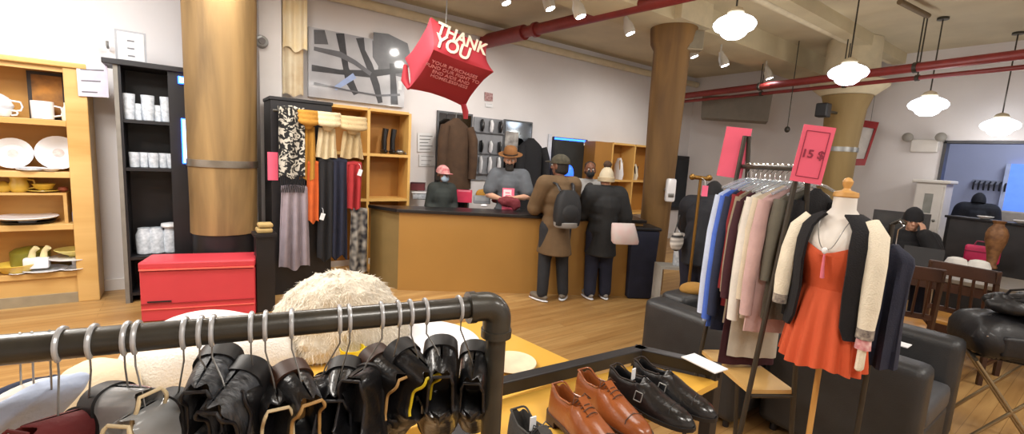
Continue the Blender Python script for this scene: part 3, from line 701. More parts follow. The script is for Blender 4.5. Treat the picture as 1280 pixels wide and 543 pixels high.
# leopard print material
LEO = mat('black and white animal print', '#b7b2a6', .85, color2='#0f0f10', scale=11, detail=1, bump=.2)
_n = [n for n in LEO.node_tree.nodes if n.type == 'TEX_NOISE'][0]; _n.inputs['Distortion'].default_value = 2.5
_r = [n for n in LEO.node_tree.nodes if n.type == 'VALTORGB'][0]; _r.color_ramp.elements[0].position = .44; _r.color_ramp.elements[1].position = .5
scarf('black and white animal print scarf with black fringe, leftmost on the rail', 349, 381, rz_ + .02, 222, LEO, 1.5, .015, fringe=.16, dy=.02)
scarf('mustard scarf knotted on the rail, right of the animal print one', 373, 397, rz_, 225, mat('mustard wool', '#a8782a', .9, bump=.4), 2, .02, knot=1)
scarf('cream scarf knotted on the rail beside the mustard one', 393, 424, rz_ - .0, 198, mat('oat wool', '#cbbb98', .9, bump=.5), 3, .02, knot=1, ph=1)
scarf('thick beige fringed scarf knotted at the right end of the rail', 423, 456, rz_ - .02, 198, mat('beige wool', '#b9a47c', .9, bump=.5), 3, .02, knot=1, ph=2)
scarf('lilac grey scarf hanging low under the animal print scarf', 352, 384, yat(368, 236, ry).z, 335, mat('lilac grey wool', '#8f858d', .9, bump=.3), 3, .03, flare=1.25, ph=.5)
scarf('orange scarf hanging under the mustard knot', 384, 398, yat(390, 205, ry).z, 278, mat('orange wool', '#c05a24', .9, bump=.3), 1.5, .015)
scarf('long black scarf under the cream knot', 399, 418, yat(408, 202, ry).z, 325, BCLOTH, 2, .025, flare=1.2, ph=1)
scarf('black scarf with a pale selvedge beside the red scarf', 416, 434, yat(425, 202, ry).z, 322, NAVY, 2, .025, flare=1.1, ph=2)
scarf('crimson scarf bunched under the beige knot', 434, 452, yat(444, 206, ry).z, 262, mat('crimson wool', '#a12a2e', .9, bump=.4), 2, .035, flare=1.0)
PLAID = mat('black and grey plaid wool', '#26252a', .9, color2='#8d8982', scale=16, detail=0)
scarf('black and grey plaid scarf at the lower right end of the rail', 440, 460, yat(450, 264, ry).z, 342, PLAID, 2, .025, flare=1.1)
for px, py, lb in ((403, 271, 'white price tag hanging on the black scarf'), (450, 216, 'white price tag hanging on the crimson scarf')):
    p = yat(px, py, ry - .09); t_ = thing('price_tag', lb, 'tag', p)
    build(MB().box((0, 0, 0), (.045, .003, .075), Matrix.Rotation(.3, 4, 'Y')), 'card', PAPER, t_, local=True, smooth=False)
    build(MB().tube([(0.01, 0, .035), (.01, .02, .08), (.0, .05, .1)], .002, 6), 'string', PAPER, t_, local=True)
p = yat(341, 208, yfr - .004); t_ = thing('pink_price_card', 'small hot pink card on the left side of the scarf cabinet', 'card', p)
build(MB().box((0, 0, 0), (.1, .004, .3)), 'card', PINK, t_, local=True, smooth=False)
# pale low shelf seen behind the cabinet's left side
p = dat(330, 290, 4.5)
t_ = thing('folded_clothes', 'pale folded cloth on a ledge left of the scarf cabinet', 'clothes', p)
build(MB().box((0, 0, .02), (.14, .16, .045)).box((.01, 0, .07), (.13, .15, .04)), 'stack', mat('tan folded cloth', '#a88f5c', .9), t_, local=True, bevel=.015)
build(MB().box((0, 0, -.02), (.2, .22, .03)), 'ledge', BLACKW, t_, local=True, smooth=False)
build(MB().box((0, 0, -.035 - (p.z - .035) / 2), (.16, .18, p.z - .035)), 'pedestal', BLACKW, t_, local=True, smooth=False)
# ================================================================ COUNTER
K0 = zat(495, 366, 0); K1 = zat(715, 372, 0); kd = (K1 - K0).normalized(); kn = V((-kd.y, kd.x, 0)); K0 += kn * .1; K1 += kn * .1   # kn points away from the camera
ktop = min((abs(proj(K0 + V((0, 0, .8 + .005 * i)))[1] - 261), .8 + .005 * i) for i in range(90))[1]
Kend = K0 + kd * 3.0
lv = zat(463, 256, ktop); ls = (lv - V((K0.x, K0.y, ktop))); ls.z = 0; ll = min(ls.length, .75); ls.normalize()
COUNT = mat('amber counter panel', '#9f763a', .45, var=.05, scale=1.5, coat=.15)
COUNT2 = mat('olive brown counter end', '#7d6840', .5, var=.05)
tK2 = thing('sales_counter', 'long amber sales counter with a black top where people queue', 'counter', K0 + kd * 1.5, 0)
Lb = K0 + ls * ll; Rb = Kend + kn * .6
def up(p, z): return V((p.x, p.y, z))
def slab(pts, z0, z1): 
    a = [up(p, z0) for p in pts]; b = [up(p, z1) for p in pts]; return MB().loft([a, b])
build(slab([K0, Kend, Kend + kn * .03, K0 + kn * .03], 0.0, ktop - .045), 'front_panel', COUNT, tK2, smooth=False)
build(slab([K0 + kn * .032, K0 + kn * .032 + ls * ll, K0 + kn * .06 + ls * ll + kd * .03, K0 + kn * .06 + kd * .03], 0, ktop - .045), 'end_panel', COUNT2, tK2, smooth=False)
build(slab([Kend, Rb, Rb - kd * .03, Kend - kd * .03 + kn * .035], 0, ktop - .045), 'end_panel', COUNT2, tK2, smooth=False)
ov = .04
topp = [K0 - kn * ov - kd * .02, Kend - kn * ov + kd * .03, Kend + kn * .62 + kd * .03, Lb + kn * .05 + kd * .35, Lb - kd * .03]
build(slab(topp, ktop - .04, ktop), 'worktop', mat('black laminate worktop', '#1b191a', .3, var=.1), tK2, smooth=False, bevel=.006)
build(slab([K0 + kn * .1 + kd * .1, Kend + kn * .1 - kd * .05, Kend + kn * .5 - kd * .05, K0 + kn * .5 + kd * .3], .45, .48), 'inner_shelf', COUNT2, tK2, smooth=False)
kz_ = ktop + .001
krz = math.atan2(kd.y, kd.x)
def onk(px, py): return zat(px, py, kz_)
# things on the counter
def ct(name, lb, cat, px, py, group=None): return thing(name, lb, cat, onk(px, py), krz, group)
t_ = ct('plastic_tub', 'clear white plastic tub stack at the left end of the counter', 'tub', 525, 249)
build(MB().lathe([(.11, 0), (.13, .01), (.14, .09), (.135, .09), (.12, .012)], n=4).xf(RZ(pi / 4)), 'tub', WRAP, t_, local=True, bevel=.008)
build(MB().box((0, 0, .1), (.22, .22, .02)), 'lid', PORC, t_, local=True, bevel=.006)
build(MB().box((0, 0, .045), (.16, .16, .05)), 'contents', mat('tan contents', '#b89a56', .7), t_, local=True, bevel=.01)
t_ = ct('card_box', 'dark red box resting on the clear tub at the left of the counter', 'box', 522, 248); t_.location.z += .115
build(MB().box((0, 0, .055), (.2, .14, .10)), 'box', mat('dark red card', '#5c2228', .6), t_, local=True, smooth=False, bevel=.006)
build(MB().box((0, 0, .112), (.205, .145, .012)), 'lid', mat('darker red card', '#43181e', .6), t_, local=True, smooth=False)
t_ = ct('pink_box', 'hot pink open box of cards in front of the worker in the pink cap', 'box', 580, 253)
PKB = mat('hot pink box', '#d8385a', .5, var=.1)
m_ = MB()
for c_, d_ in (((0, -.06, .08), (.22, .01, .15)), ((0, .06, .09), (.22, .01, .17)), ((-.105, 0, .085), (.01, .11, .16)), ((.105, 0, .085), (.01, .11, .16)), ((0, 0, .008), (.22, .12, .012))): m_.box(c_, d_)
build(m_, 'tray', PKB, t_, local=True, smooth=False)
build(MB().box((0, 0.01, .10), (.18, .05, .14)), 'cards', mat('pink cards', '#e98ca0', .6), t_, local=True, smooth=False, label='paler pink cards')
t_ = ct('card_reader_tray', 'grey metal tray standing beside the pink box on the counter', 'tray', 602, 255)
build(MB().box((0, 0, .06), (.24, .12, .11)), 'body', mat('grey tray', '#8d9196', .4), t_, local=True, smooth=False, bevel=.01)
build(MB().box((0, -.062, .075), (.2, .004, .05)), 'face', mat('tray face', '#a9adb2', .4), t_, local=True, smooth=False)
t_ = ct('computer_mouse', 'small white computer mouse on the front edge of the counter', 'mouse', 605, 259)
build(MB().ell((0, 0, .02), (.05, .033, .02)), 'shell', PORC, t_, local=True)
build(MB().ell((.02, 0, .036), (.012, .004, .004)), 'wheel', STEEL, t_, local=True)
t_ = ct('yellow_bundle', 'crumpled mustard yellow paper between the pink box and the hatted worker', 'paper', 601, 240); t_.location = onk(603, 254) + kn * .1
build(MB().ell((0, 0, .10), (.1, .06, .1)), 'crumple', mat('mustard paper', '#b98a35', .8, bump=.5), t_, local=True, disp=.04, dscale=.06)
t_ = ct('counter_sign', 'tall pink and white framed card standing on the counter before the hatted worker', 'sign', 633, 260)
mxs = Matrix.Rotation(radians(-10), 4, 'X'); t_.location -= kn * .20
build(MB().box((0, 0, .14), (.155, .012, .28), mxs), 'frame', PINK, t_, local=True, smooth=False)
build(MB().box((-.012, -.008, .15), (.105, .006, .22), mxs), 'sheet', mat('pale pink sheet', '#e8c9cf', .6), t_, local=True, smooth=False)
m_ = MB()
for i in range(5): m_.box((-.012 + (i % 2) * .01, -.0125, .075 + i * .036), (.07 - .012 * (i % 3), .003, .012), mxs)
build(m_, 'printed_lines', PINK, t_, local=True, smooth=False)
t_ = ct('folded_garment', 'dark red folded cloth on the counter behind the pink framed card', 'clothes', 625, 256); t_.location += kn * .12
build(MB().ell((0, 0, .05), (.12, .08, .05)), 'cloth', mat('maroon cloth', '#6a2029', .8, bump=.4), t_, local=True, disp=.03, dscale=.05)
t_ = ct('small_card', 'small white card lying on the counter beside the man in the tan coat', 'card', 664, 262)
build(MB().box((0, 0, .004), (.09, .06, .006)), 'card', PAPER, t_, local=True, smooth=False)
t_ = ct('tissue_box', 'small white box on the counter between the two customers', 'box', 722, 266); t_.location += kn * .1
build(MB().box((0, 0, .03), (.13, .08, .06)), 'box', PORC, t_, local=True, smooth=False, bevel=.008)
build(MB().ell((0, 0, .066), (.05, .03, .014)), 'opening', PAPER, t_, local=True)
t_ = thing('glass_jar', 'clear jars in a stack at the right end of the counter', 'jar', up(zat(776, 268, kz_) + kn * .22 - kd * .22, kz_))
build(MB().lathe([(.08, 0), (.09, .01), (.09, .17), (.07, .2), (.07, .22)]), 'jar', WRAP, t_, local=True)
build(MB().lathe([(.07, .222), (.085, .23), (.085, .36), (.06, .38)]), 'upper_jar', WRAP, t_, local=True)
# dark bin at the right end of the counter
bp = zat(784, 366, 0); t_ = thing('rubbish_bin', 'dark navy bin at the right end of the counter behind the white shopping bag', 'bin', bp - kn * .12 + kd * .06, krz)
hb = dat(784, 280, depth(bp)).z
build(MB().lathe([(.2, 0), (.22, .02), (.25, hb - .06), (.25, hb - .02)], n=4).xf(RZ(pi / 4)), 'body', NAVY, t_, local=True, bevel=.02)
build(MB().box((0, 0, hb), (.38, .38, .04)), 'rim', BLACKW, t_, local=True, bevel=.012)
# ================================================================ BACK WALL ITEMS
wy = WY - .01
def wallrect(px0, py0, px1, py1, y=wy):
    a = yat(px0, py0, y); b = yat(px1, py1, y); return min(a.x, b.x), max(a.x, b.x), min(a.z, b.z), max(a.z, b.z)
# tall mirror with brown coat
x0, x1, _, z1 = wallrect(546, 138, 590, 144); z0 = .75
tm = thing('wall_mirror', 'tall narrow mirror on the back wall behind the brown coat', 'mirror', ((x0 + x1) / 2, wy, z0))
MIR = mat('mirror glass', '#8e969c', .08, metal=1, var=.02)
build(MB().span((x0, wy - .03, z0), (x1, wy, z1)), 'frame', mat('grey mirror frame', '#4e5054', .4), tm, smooth=False)
build(MB().span((x0 + .03, wy - .035, z0 + .03), (x1 - .03, wy - .031, z1 - .03)), 'glass', MIR, tm, smooth=False)
def hangcoat(lb, px, py_top, px_w0, px_w1, py_bot, y, m, cat='coat', nm='hanging_coat', grp=None, thick=.13):
    a = yat(px_w0, (py_top + py_bot) / 2, y); b = yat(px_w1, (py_top + py_bot) / 2, y); c = yat(px, py_top, y)
    W = (b.x - a.x); cx = c.x; ztop = c.z; zb = yat(px, py_bot, y).z
    t_ = thing(nm, lb, cat, (cx, y, zb), group=grp)
    mb = MB(); rings = []
    H = ztop - zb
    for i, (f, w, d) in enumerate(((0, .16, .05), (.02, .24, .07), (.06, .5, .09), (.11, .74, .11), (.2, .86, thick), (.5, .92, thick), (.8, .98, thick * 1.05), (1, 1.0, thick * 1.05))):
        ring = []
        for j in range(28):
            an = 2 * pi * j / 28; k_ = 1 + .07 * sin(5 * an + f * 3) * (f > .2)
            ring.append(V((cx + cos(an) * w * W / 2 * k_, y + sin(an) * d * k_, ztop - H * f)))
        rings.append(ring)
    build(mb.loft(rings), 'body', m, t_)
    for s_ in (-1, 1):
        q = [V((cx + s_ * W * .36, y - .06, ztop - H * .12)), V((cx + s_ * W * .45, y - .1, ztop - H * .3)), V((cx + s_ * W * .47, y - .11, ztop - H * .6)), V((cx + s_ * W * .46, y - .1, ztop - H * .85))]
        build(MB().tube(q, [.07, .075, .07, .065], 12), 'sleeve', m, t_)
    build(MB().tube([(cx, y, ztop - .01), (cx, y, ztop + .05), (cx + .03, y + .02, ztop + .085), (cx, y + .06, ztop + .07)], .005, 8), 'hanger_hook', STEEL, t_)
    return t_
BRCOAT = mat('brown wool coat', '#4a3626', .9, var=.2, bump=.3)
hangcoat('long brown coat hanging in front of the tall wall mirror', 570, 148, 549, 590, 236, 6.15, BRCOAT)
hangcoat('round shouldered black coat hanging behind the man with the brown hat', 664, 173, 649, 684, 262, 6.12, BCLOTH)
# notices
paper('white notice on the wall left of the tall mirror', [(522, 166), (543, 167), (543, 190), (522, 190)], wy - .008, lines=5)
paper('white notice hung lower on the wall left of the tall mirror', [(524, 193), (544, 194), (544, 208), (524, 208)], wy - .008, lines=3)
paper('small notice with a dark red square on the wall below the THANK YOU box', [(606, 115), (616, 117), (616, 127), (606, 126)], wy - .008, mat('maroon print', '#7e4a4c', .7, color2='#c5a7a5', scale=30), 0)
paper('tiny white label under the dark red square notice', [(607, 129), (616, 130), (616, 135), (607, 134)], wy - .008, PAPER, 2)
# grey hanging organiser with shoes
x0, x1, z0, z1 = wallrect(592, 146, 626, 226)
to = thing('wall_organiser', 'grey wall panel hung with pairs of shoes between the mirrors', 'rack', ((x0 + x1) / 2, wy, z0))
build(MB().span((x0, wy - .02, z0), (x1, wy, z1)), 'panel', mat('grey felt panel', '#85878c', .8, bump=.2), to, smooth=False)
for i in range(3):
    z = z0 + (z1 - z0) * (.12 + .33 * i); build(MB().span((x0 + .02, wy - .06, z - .02), (x1 - .02, wy - .02, z)), 'ledge', mat('grey ledge', '#74767b', .7), to, smooth=False)
k2 = 0
desc = ['white', 'black', 'black and white']
for i, row in enumerate(((.06, .40), (.39, .74), (.72, 1.0))):
    for j in range(3):
        x = x0 + (x1 - x0) * (.2 + .3 * j); zb = z0 + (z1 - z0) * (.125 + .33 * i)
        m_ = [PORC, BLEATH, PORC, BLEATH, PORC, BLEATH, BLEATH, PORC, BLEATH][k2] if i else PORC
        row_ = ['bottom', 'middle', 'top'][i]; col_ = ['left', 'centre', 'right'][j]
        t_ = thing('hung_shoe', '%s shoe standing at the %s of the %s ledge of the grey wall panel' % ('black' if m_ is BLEATH else 'white', col_, row_), 'shoe', (x, wy - .075, zb + .001), group='shoes on the grey wall panel')
        hh = .26 if i == 0 else .18
        build(MB().tube([(0, 0, .0), (0, -.012, hh * .3), (.005, -.016, hh * .7), (.0, -.0, hh)], [.035, .05, .045, .03], 12, flat=.55), 'upper', m_, t_, local=True)
        build(MB().tube([(0, .018, .0), (0, .016, hh * .5), (0, .018, hh)], [.03, .048, .03], 12, flat=.2), 'sole', BLACKW, t_, local=True)
        k2 += 1
# second framed mirror with a pale picture
x0, x1, z0, z1 = wallrect(629, 149, 661, 215)
t_ = thing('wall_mirror', 'grey framed wall mirror half hidden behind the black coat', 'mirror', ((x0 + x1) / 2, wy, z0))
build(MB().span((x0, wy - .035, z0), (x1, wy, z1)), 'frame', mat('grey mirror frame', '#4e5054', .4), t_, smooth=False, bevel=.01)
build(MB().span((x0 + .03, wy - .04, z0 + .03), (x1 - .03, wy - .036, z1 - .03)), 'glass', MIR, t_, smooth=False)
x0, x1, z0, z1 = wallrect(632, 164, 647, 190, wy - .05)
t_ = thing('small_poster', 'small grey photo print leaning on the wall above the brown hat', 'picture', ((x0 + x1) / 2, wy - .05, z0))
build(MB().span((x0, wy - .049, z0), (x1, wy - .041, z1)), 'sheet', mat('grey photo', '#6f6a68', .6, color2='#c0bcb8', scale=9), t_, smooth=False)
# black display screen with blue glow
x0, x1, _, z1 = wallrect(690, 171, 732, 178); z0 = yat(690, 235, wy).z
t_ = thing('display_screen', 'black wall screen edged with blue light above the tan coated man', 'screen', ((x0 + x1) / 2, wy, z0))
build(MB().span((x0, wy - .05, z0), (x1, wy, z1)), 'case', BLACKW, t_, smooth=False)
build(MB().span((x0 + .03, wy - .055, z0 + .03), (x1 - .03, wy - .051, z1 - .05)), 'panel', mat('dark screen', '#2e302f', .25), t_, smooth=False)
build(MB().span((x0 + .02, wy - .058, z1 - .045), (x1 - .06, wy - .052, z1 - .012)), 'light_bar', BLUEL, t_, smooth=False)
build(MB().span((x1 - .1, wy - .06, z1 - .11), (x1 - .03, wy - .052, z1 - .05)), 'white_tag', PAPER, t_, smooth=False)
build(MB().span((x0 - .09, wy - .02, z0), (x0 - .01, wy, z1 + .04)), 'side_trim', mat('pale trim', '#cfd2da', .6), t_, smooth=False)
p = yat(711, 218, 5.85); t_ = thing('blue_lamp', 'round blue glowing lamp between the tan coated man and the masked worker', 'lamp', p)
build(MB().ell((0, 0, 0), (.1, .06, .16)), 'glow', mat('blue globe', '#2b62e0', .3, emit=1.6, ecol='#2a62ff'), t_, local=True)
build(MB().cyl((0, 0, -.16), (0, 0, -p.z), .02).lathe([(.12, -p.z + .001), (.12, -p.z + .02), (.02, -p.z + .03)]), 'stand', BLACKW, t_, local=True)
# second cubby on the wall to the right
y2 = WY - .36
cx = [yat(766, 190, y2).x, yat(794, 190, y2).x, yat(826, 190, y2).x]
zT, zM, zB = yat(764, 179, y2).z, yat(764, 226, y2).z, yat(764, 268, y2).z
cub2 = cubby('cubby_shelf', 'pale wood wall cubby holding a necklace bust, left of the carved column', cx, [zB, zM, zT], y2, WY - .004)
xL = yat(742, 185, y2 + .05).x
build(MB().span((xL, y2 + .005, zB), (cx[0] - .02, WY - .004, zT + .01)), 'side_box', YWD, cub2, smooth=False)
px_ = V(((cx[0] + cx[1]) / 2 + .02, y2 + .12, zM + .02)); t_ = thing('necklace_bust', 'white necklace bust with beads standing in the pale wood wall cubby', 'bust', px_)
build(MB().tube([(0, 0, 0), (0, 0, .1), (0, .01, .3), (.02, .02, .42)], [.11, .13, .1, .05], 18, flat=.45), 'bust', PORC, t_, local=True)
build(MB().tube([(-.05 + .1 * i / 12 , -.075 + .02 * abs(i - 6) / 6, .38 - .3 * (1 - ((i - 6) / 6) ** 2)) for i in range(13)], .012, 8), 'beads', mat('tan beads', '#b08a4c', .5), t_, local=True)
px_ = V((cx[1] + .2, y2 + .14, zM + .02)); t_ = thing('necklace_bust', 'smaller cream necklace bust in the right cell of the wall cubby, beside the column', 'bust', px_)
build(MB().tube([(0, 0, 0), (0, 0, .08), (0, .01, .22), (.01, .02, .32)], [.08, .1, .08, .04], 18, flat=.45), 'bust', CREAM, t_, local=True)
build(MB().tube([(-.05 + .1 * i / 12 , -.06 + .02 * abs(i - 6) / 6, .28 - .2 * (1 - ((i - 6) / 6) ** 2)) for i in range(13)], .012, 8), 'beads', BLACKW, t_, local=True)
# dark framed mirror right of the column
x0, x1, z0, z1 = wallrect(838, 194, 863, 262)
t_ = thing('wall_mirror', 'dark framed mirror on the back wall right of the carved column', 'mirror', ((x0 + x1) / 2, wy, z0))
build(MB().span((x0, wy - .05, z0), (x1, wy, z1)), 'frame', BLACKW, t_, smooth=False, bevel=.01)
build(MB().span((x0 + .08, wy - .055, z0 + .08), (x1 - .08, wy - .051, z1 - .08)), 'glass', mat('dark mirror glass', '#3a3f45', .1, metal=.8), t_, smooth=False)
# soap dispenser on the column
p = dat(838, 238, 5.75); t_ = thing('hand_sanitiser', 'white dispenser fixed on the side of the carved column', 'dispenser', p)
q = T(p) @ RZ(radians(-40))
build(MB().box((0, 0, 0), (.12, .1, .3), q), 'case', PORC, t_, bevel=.03)
build(MB().box((0, -.055, -.06), (.07, .012, .05), q), 'lever', STEEL, t_, bevel=.005)
build(MB().cyl(q @ V((-.04, .05, 0)), (cb[0] + .1, cb[1], p.z), .02), 'mount', STEEL, t_)
# ================================================================ PEOPLE
def limb(mb, pts, rs, n=14, flat=1):
    mb.tube(pts, rs, n, flat=flat)
    for p, r in zip(pts, rs): mb.ell(p, r * .985, nu=14, nv=8)
def handgeo(mb, w, d, nrm, curl=.5, s=1.0, side=1):
    w = V(w); d = V(d).normalized(); nrm = V(nrm); nrm = (nrm - d * nrm.dot(d)).normalized(); x = d.cross(nrm) * side
    q = Matrix((x, d, nrm)).transposed().to_4x4()
    mb.ell(w + d * .05 * s, (.042 * s, .058 * s, .018 * s), q, 12, 8)
    for i, (o, L_) in enumerate(((-.031, .062), (-.011, .076), (.010, .072), (.030, .056))):
        b = w + d * .092 * s + x * o * s
        a1 = curl * .6; p1 = b + (d * cos(a1) + nrm * sin(a1)) * L_ * .5 * s
        a2 = curl * 1.5; p2 = p1 + (d * cos(a2) + nrm * sin(a2)) * L_ * .5 * s
        limb(mb, [b - d * .02 * s, b, p1, p2], [.0095 * s, .0095 * s, .009 * s, .0075 * s], 8)
    t0 = w + d * .025 * s - x * .032 * s
    t1 = t0 + (d * .6 - x * .6 + nrm * .3).normalized() * .04 * s; t2 = t1 + (d * .9 - x * .1 + nrm * .5).normalized() * .035 * s
    limb(mb, [t0, t1, t2], [.013 * s, .0115 * s, .009 * s], 8)
class Human:
    """local frame: facing -Y, feet on z=0; J may override joints"""
    def __init__(s, root, h=1.72, J=None, skin=SKIN, yaw=0, nod=0, slim=1.0, curl=.5):
        s.root = root; k = h / 1.75; s.k = k; s.slim = slim; s.curl = curl; s.skin = skin
        D = dict(pel=(0, 0, .94), chest=(0, .01, 1.28), neck=(0, .02, 1.46), head=(0, -.01, 1.625))
        for sd, sx in (('l', 1), ('r', -1)):
            D.update({'sh' + sd: (sx * .18, .015, 1.41), 'el' + sd: (sx * .24, .04, 1.12), 'wr' + sd: (sx * .25, -.06, .88), 'hd' + sd: (0, -.2, -1), 'hn' + sd: (-sx, 0, 0),
                      'hip' + sd: (sx * .09, .0, .9), 'kn' + sd: (sx * .10, -.015, .5), 'an' + sd: (sx * .11, .02, .09), 'toe' + sd: (sx * .125, -.14, .035)})
        D.update(J or {})
        s.D = {n: (V(v) * k if not n.startswith('hd') and not n.startswith('hn') else V(v)) for n, v in D.items()}
        s.hm = T(s.D['head']) @ RZ(yaw) @ Matrix.Rotation(nod, 4, 'X')
    def head_pt(s, x, y, z): return s.hm @ (V((x, y, z)) * s.k)
    def body(s, legs=True, hands=True):
        D, k, mb = s.D, s.k, MB()
        limb(mb, [D['pel'], D['pel'].lerp(D['chest'], .5), D['chest'], D['chest'].lerp(D['neck'], .6)], [.125 * k, .115 * k, .135 * k, .09 * k], flat=.75)
        limb(mb, [D['neck'] - V((0, 0, .05)), D['neck'], D['head'] - V((0, -.02, .06))], [.065 * k, .056 * k, .054 * k])
        for sd in 'lr':
            limb(mb, [D['chest'].lerp(D['neck'], .7), D['sh' + sd]], [.06 * k, .058 * k])
            limb(mb, [D['sh' + sd], D['sh' + sd].lerp(D['el' + sd], .4), D['el' + sd], D['el' + sd].lerp(D['wr' + sd], .35), D['wr' + sd]], [.056 * k, .05 * k, .04 * k, .042 * k, .027 * k])
            if hands: handgeo(mb, D['wr' + sd], D['hd' + sd], D['hn' + sd], s.curl, k, 1 if sd == 'l' else -1)
            if legs:
                limb(mb, [D['hip' + sd], D['hip' + sd].lerp(D['kn' + sd], .5), D['kn' + sd], D['kn' + sd].lerp(D['an' + sd], .35), D['an' + sd]], [.09 * k, .075 * k, .055 * k, .055 * k, .038 * k])
                limb(mb, [D['an' + sd] - V((0, 0, .03)), D['toe' + sd]], [.042 * k, .03 * k])
        hm = s.hm @ Matrix.Scale(k, 4)
        hb = MB()
        hb.ell((0, .012, .03), (.076, .095, .09)); hb.ell((0, -.02, -.045), (.058, .07, .07)); hb.ell((0, -.058, -.085), (.028, .026, .026))
        hb.tube([(0, -.088, .025), (0, -.108, -.005), (0, -.118, -.025)], [.010, .014, .017], 10); hb.ell((0, -.108, -.028), (.02, .014, .011))
        hb.ell((0, -.085, .04), (.05, .014, .012)); hb.ell((0, -.083, -.058), (.026, .014, .007)); hb.ell((0, -.082, -.068), (.022, .013, .007))
        for sx in (-1, 1): hb.ell((sx * .077, .012, -.01), (.012, .022, .034)); hb.ell((sx * .04, -.06, -.02), (.026, .025, .024))
        hb.xf(hm)
        me = bpy.data.meshes.new('tmp'); hb.bm.to_mesh(me); mb.bm.from_mesh(me); bpy.data.meshes.remove(me)
        o = build(mb, 'body', s.skin, s.root, local=True, remesh=.0075, relax=3)
        for sx in (-1, 1):
            e = build(MB().ell(s.head_pt(sx * .031, -.083, .012), .012 * k, nu=10, nv=8), 'eye', EYEM, s.root, local=True)
            build(MB().ell(s.head_pt(sx * .031, -.0935, .012), .0055 * k, nu=8, nv=6), 'iris', BLACKW, e, local=True)
        return o
    def torso(s, m, nm='shirt', grow=.022, hem=None, flare=1.0, sleeve=1.0, arms='lr', collar=.0):
        D, k, mb = s.D, s.k, MB(); g = grow
        hem = hem if hem is not None else D['pel'].z - .05
        P, Cn, Nk = D['pel'], D['chest'], D['neck']
        limb(mb, [P, P.lerp(Cn, .5), Cn, Cn.lerp(Nk, .62)], [.135 * k + g, .125 * k + g, .145 * k + g, .092 * k + g], flat=.8)
        if hem < P.z - .02:
            mb.tube([P, V((P.x, P.y, hem))], [.135 * k + g, (.135 * k + g) * flare], 24, flat=.8)
        for sd in arms:
            a, e, w = D['sh' + sd], D['el' + sd], D['wr' + sd]
            limb(mb, [Cn.lerp(Nk, .68), a], [.062 * k + g, .06 * k + g])
            if sleeve > .55: limb(mb, [a, a.lerp(e, .5), e, e.lerp(w, (sleeve - .5) * 2 * .93)], [.06 * k + g, .052 * k + g, .046 * k + g, .036 * k + g])
            else: limb(mb, [a, a.lerp(e, sleeve * 1.6)], [.06 * k + g, .056 * k + g])
        if collar: mb.tube([Nk - V((0, 0, .07)), Nk + V((0, 0, collar))], [.09 * k, .075 * k], 16)
        return build(mb, nm, m, s.root, local=True, remesh=.013, relax=3)
    def trousers(s, m, grow=.018, nm='trousers'):
        D, k, mb = s.D, s.k, MB()
        mb.ell(D['pel'] - V((0, 0, .03)), (.15 * k, .12 * k, .12 * k))
        for sd in 'lr':
            limb(mb, [D['hip' + sd], D['hip' + sd].lerp(D['kn' + sd], .5), D['kn' + sd], D['kn' + sd].lerp(D['an' + sd], .5), D['an' + sd] + V((0, 0, .01))], [.095 * k + g_ for g_ in [grow] * 1] + [.08 * k + grow, .062 * k + grow, .056 * k + grow, .05 * k + grow])
        return build(mb, nm, m, s.root, local=True, remesh=.013, relax=3)
    def shoes(s, m, sole=PORC):
        for sd in 'lr':
            a, t = s.D['an' + sd], s.D['toe' + sd]; d = (t - a); d.z = 0; d.normalize(); c = V((a.x, a.y, 0)) + d * .055
            x = V((-d.y, d.x, 0)); q = Matrix((x, d, V((0, 0, 1)))).transposed().to_4x4(); z0 = a.z - .09 * s.k
            mb = MB().ell(c + V((0, 0, z0 + .055)), (.05, .145, .045), q).ell(a + V((0, 0, -.02)), (.052, .06, .05), q)
            sh = build(mb, 'shoe', m, s.root, local=True, remesh=.012, relax=3)
            build(MB().ell(V((0, 0, 0)), 1).xf(T(c + V((0, 0, z0 + .014))) @ q @ Matrix.Diagonal((.052, .15, .013, 1))), 'sole', sole, sh, local=True)
    def hat_shell(s, m, nm, r=.104, z0=.01, top=.135, back=.0, thick=1.0):
        rings = []
        for f in (0, .25, .5, .75, .92, 1.0):
            w = r * max(.05, (1 - f ** 2.6)) ** .5; z = z0 + (top - z0) * f
            rings.append([s.head_pt(w * .88 * cos(a), .012 + back * f + w * 1.08 * sin(a), z) for a in [2 * pi * j / 24 for j in range(24)]])
        return build(MB().loft(rings), nm, m, s.root, local=True)
    def hair(s, m, nm='hair', low=-.06, r=.09):
        mb = MB()
        for i in range(5): 
            z = low + (.07 - low) * i / 4
            mb.ell(s.head_pt(0, .035, z), (r * s.k, .075 * s.k, .06 * s.k))
        return build(mb, nm, m, s.root, local=True, remesh=.012, relax=3)
def face_rz(p, target=(0, 0)):      # rotation so that local -Y points from p to target
    d = V((target[0] - p[0], target[1] - p[1])); return math.atan2(d.y, d.x) + pi / 2
TAN = mat('tan canvas coat', '#5f4a31', .85, var=.12, bump=.2)
JEANS = mat('dark grey jeans', '#23252a', .85, var=.15, bump=.2)
DKGREY = mat('dark grey parka', '#1f2022', .85, var=.15, bump=.25)
HAIRB = mat('dark brown hair', '#1e1712', .7, bump=.5, bscale=200)
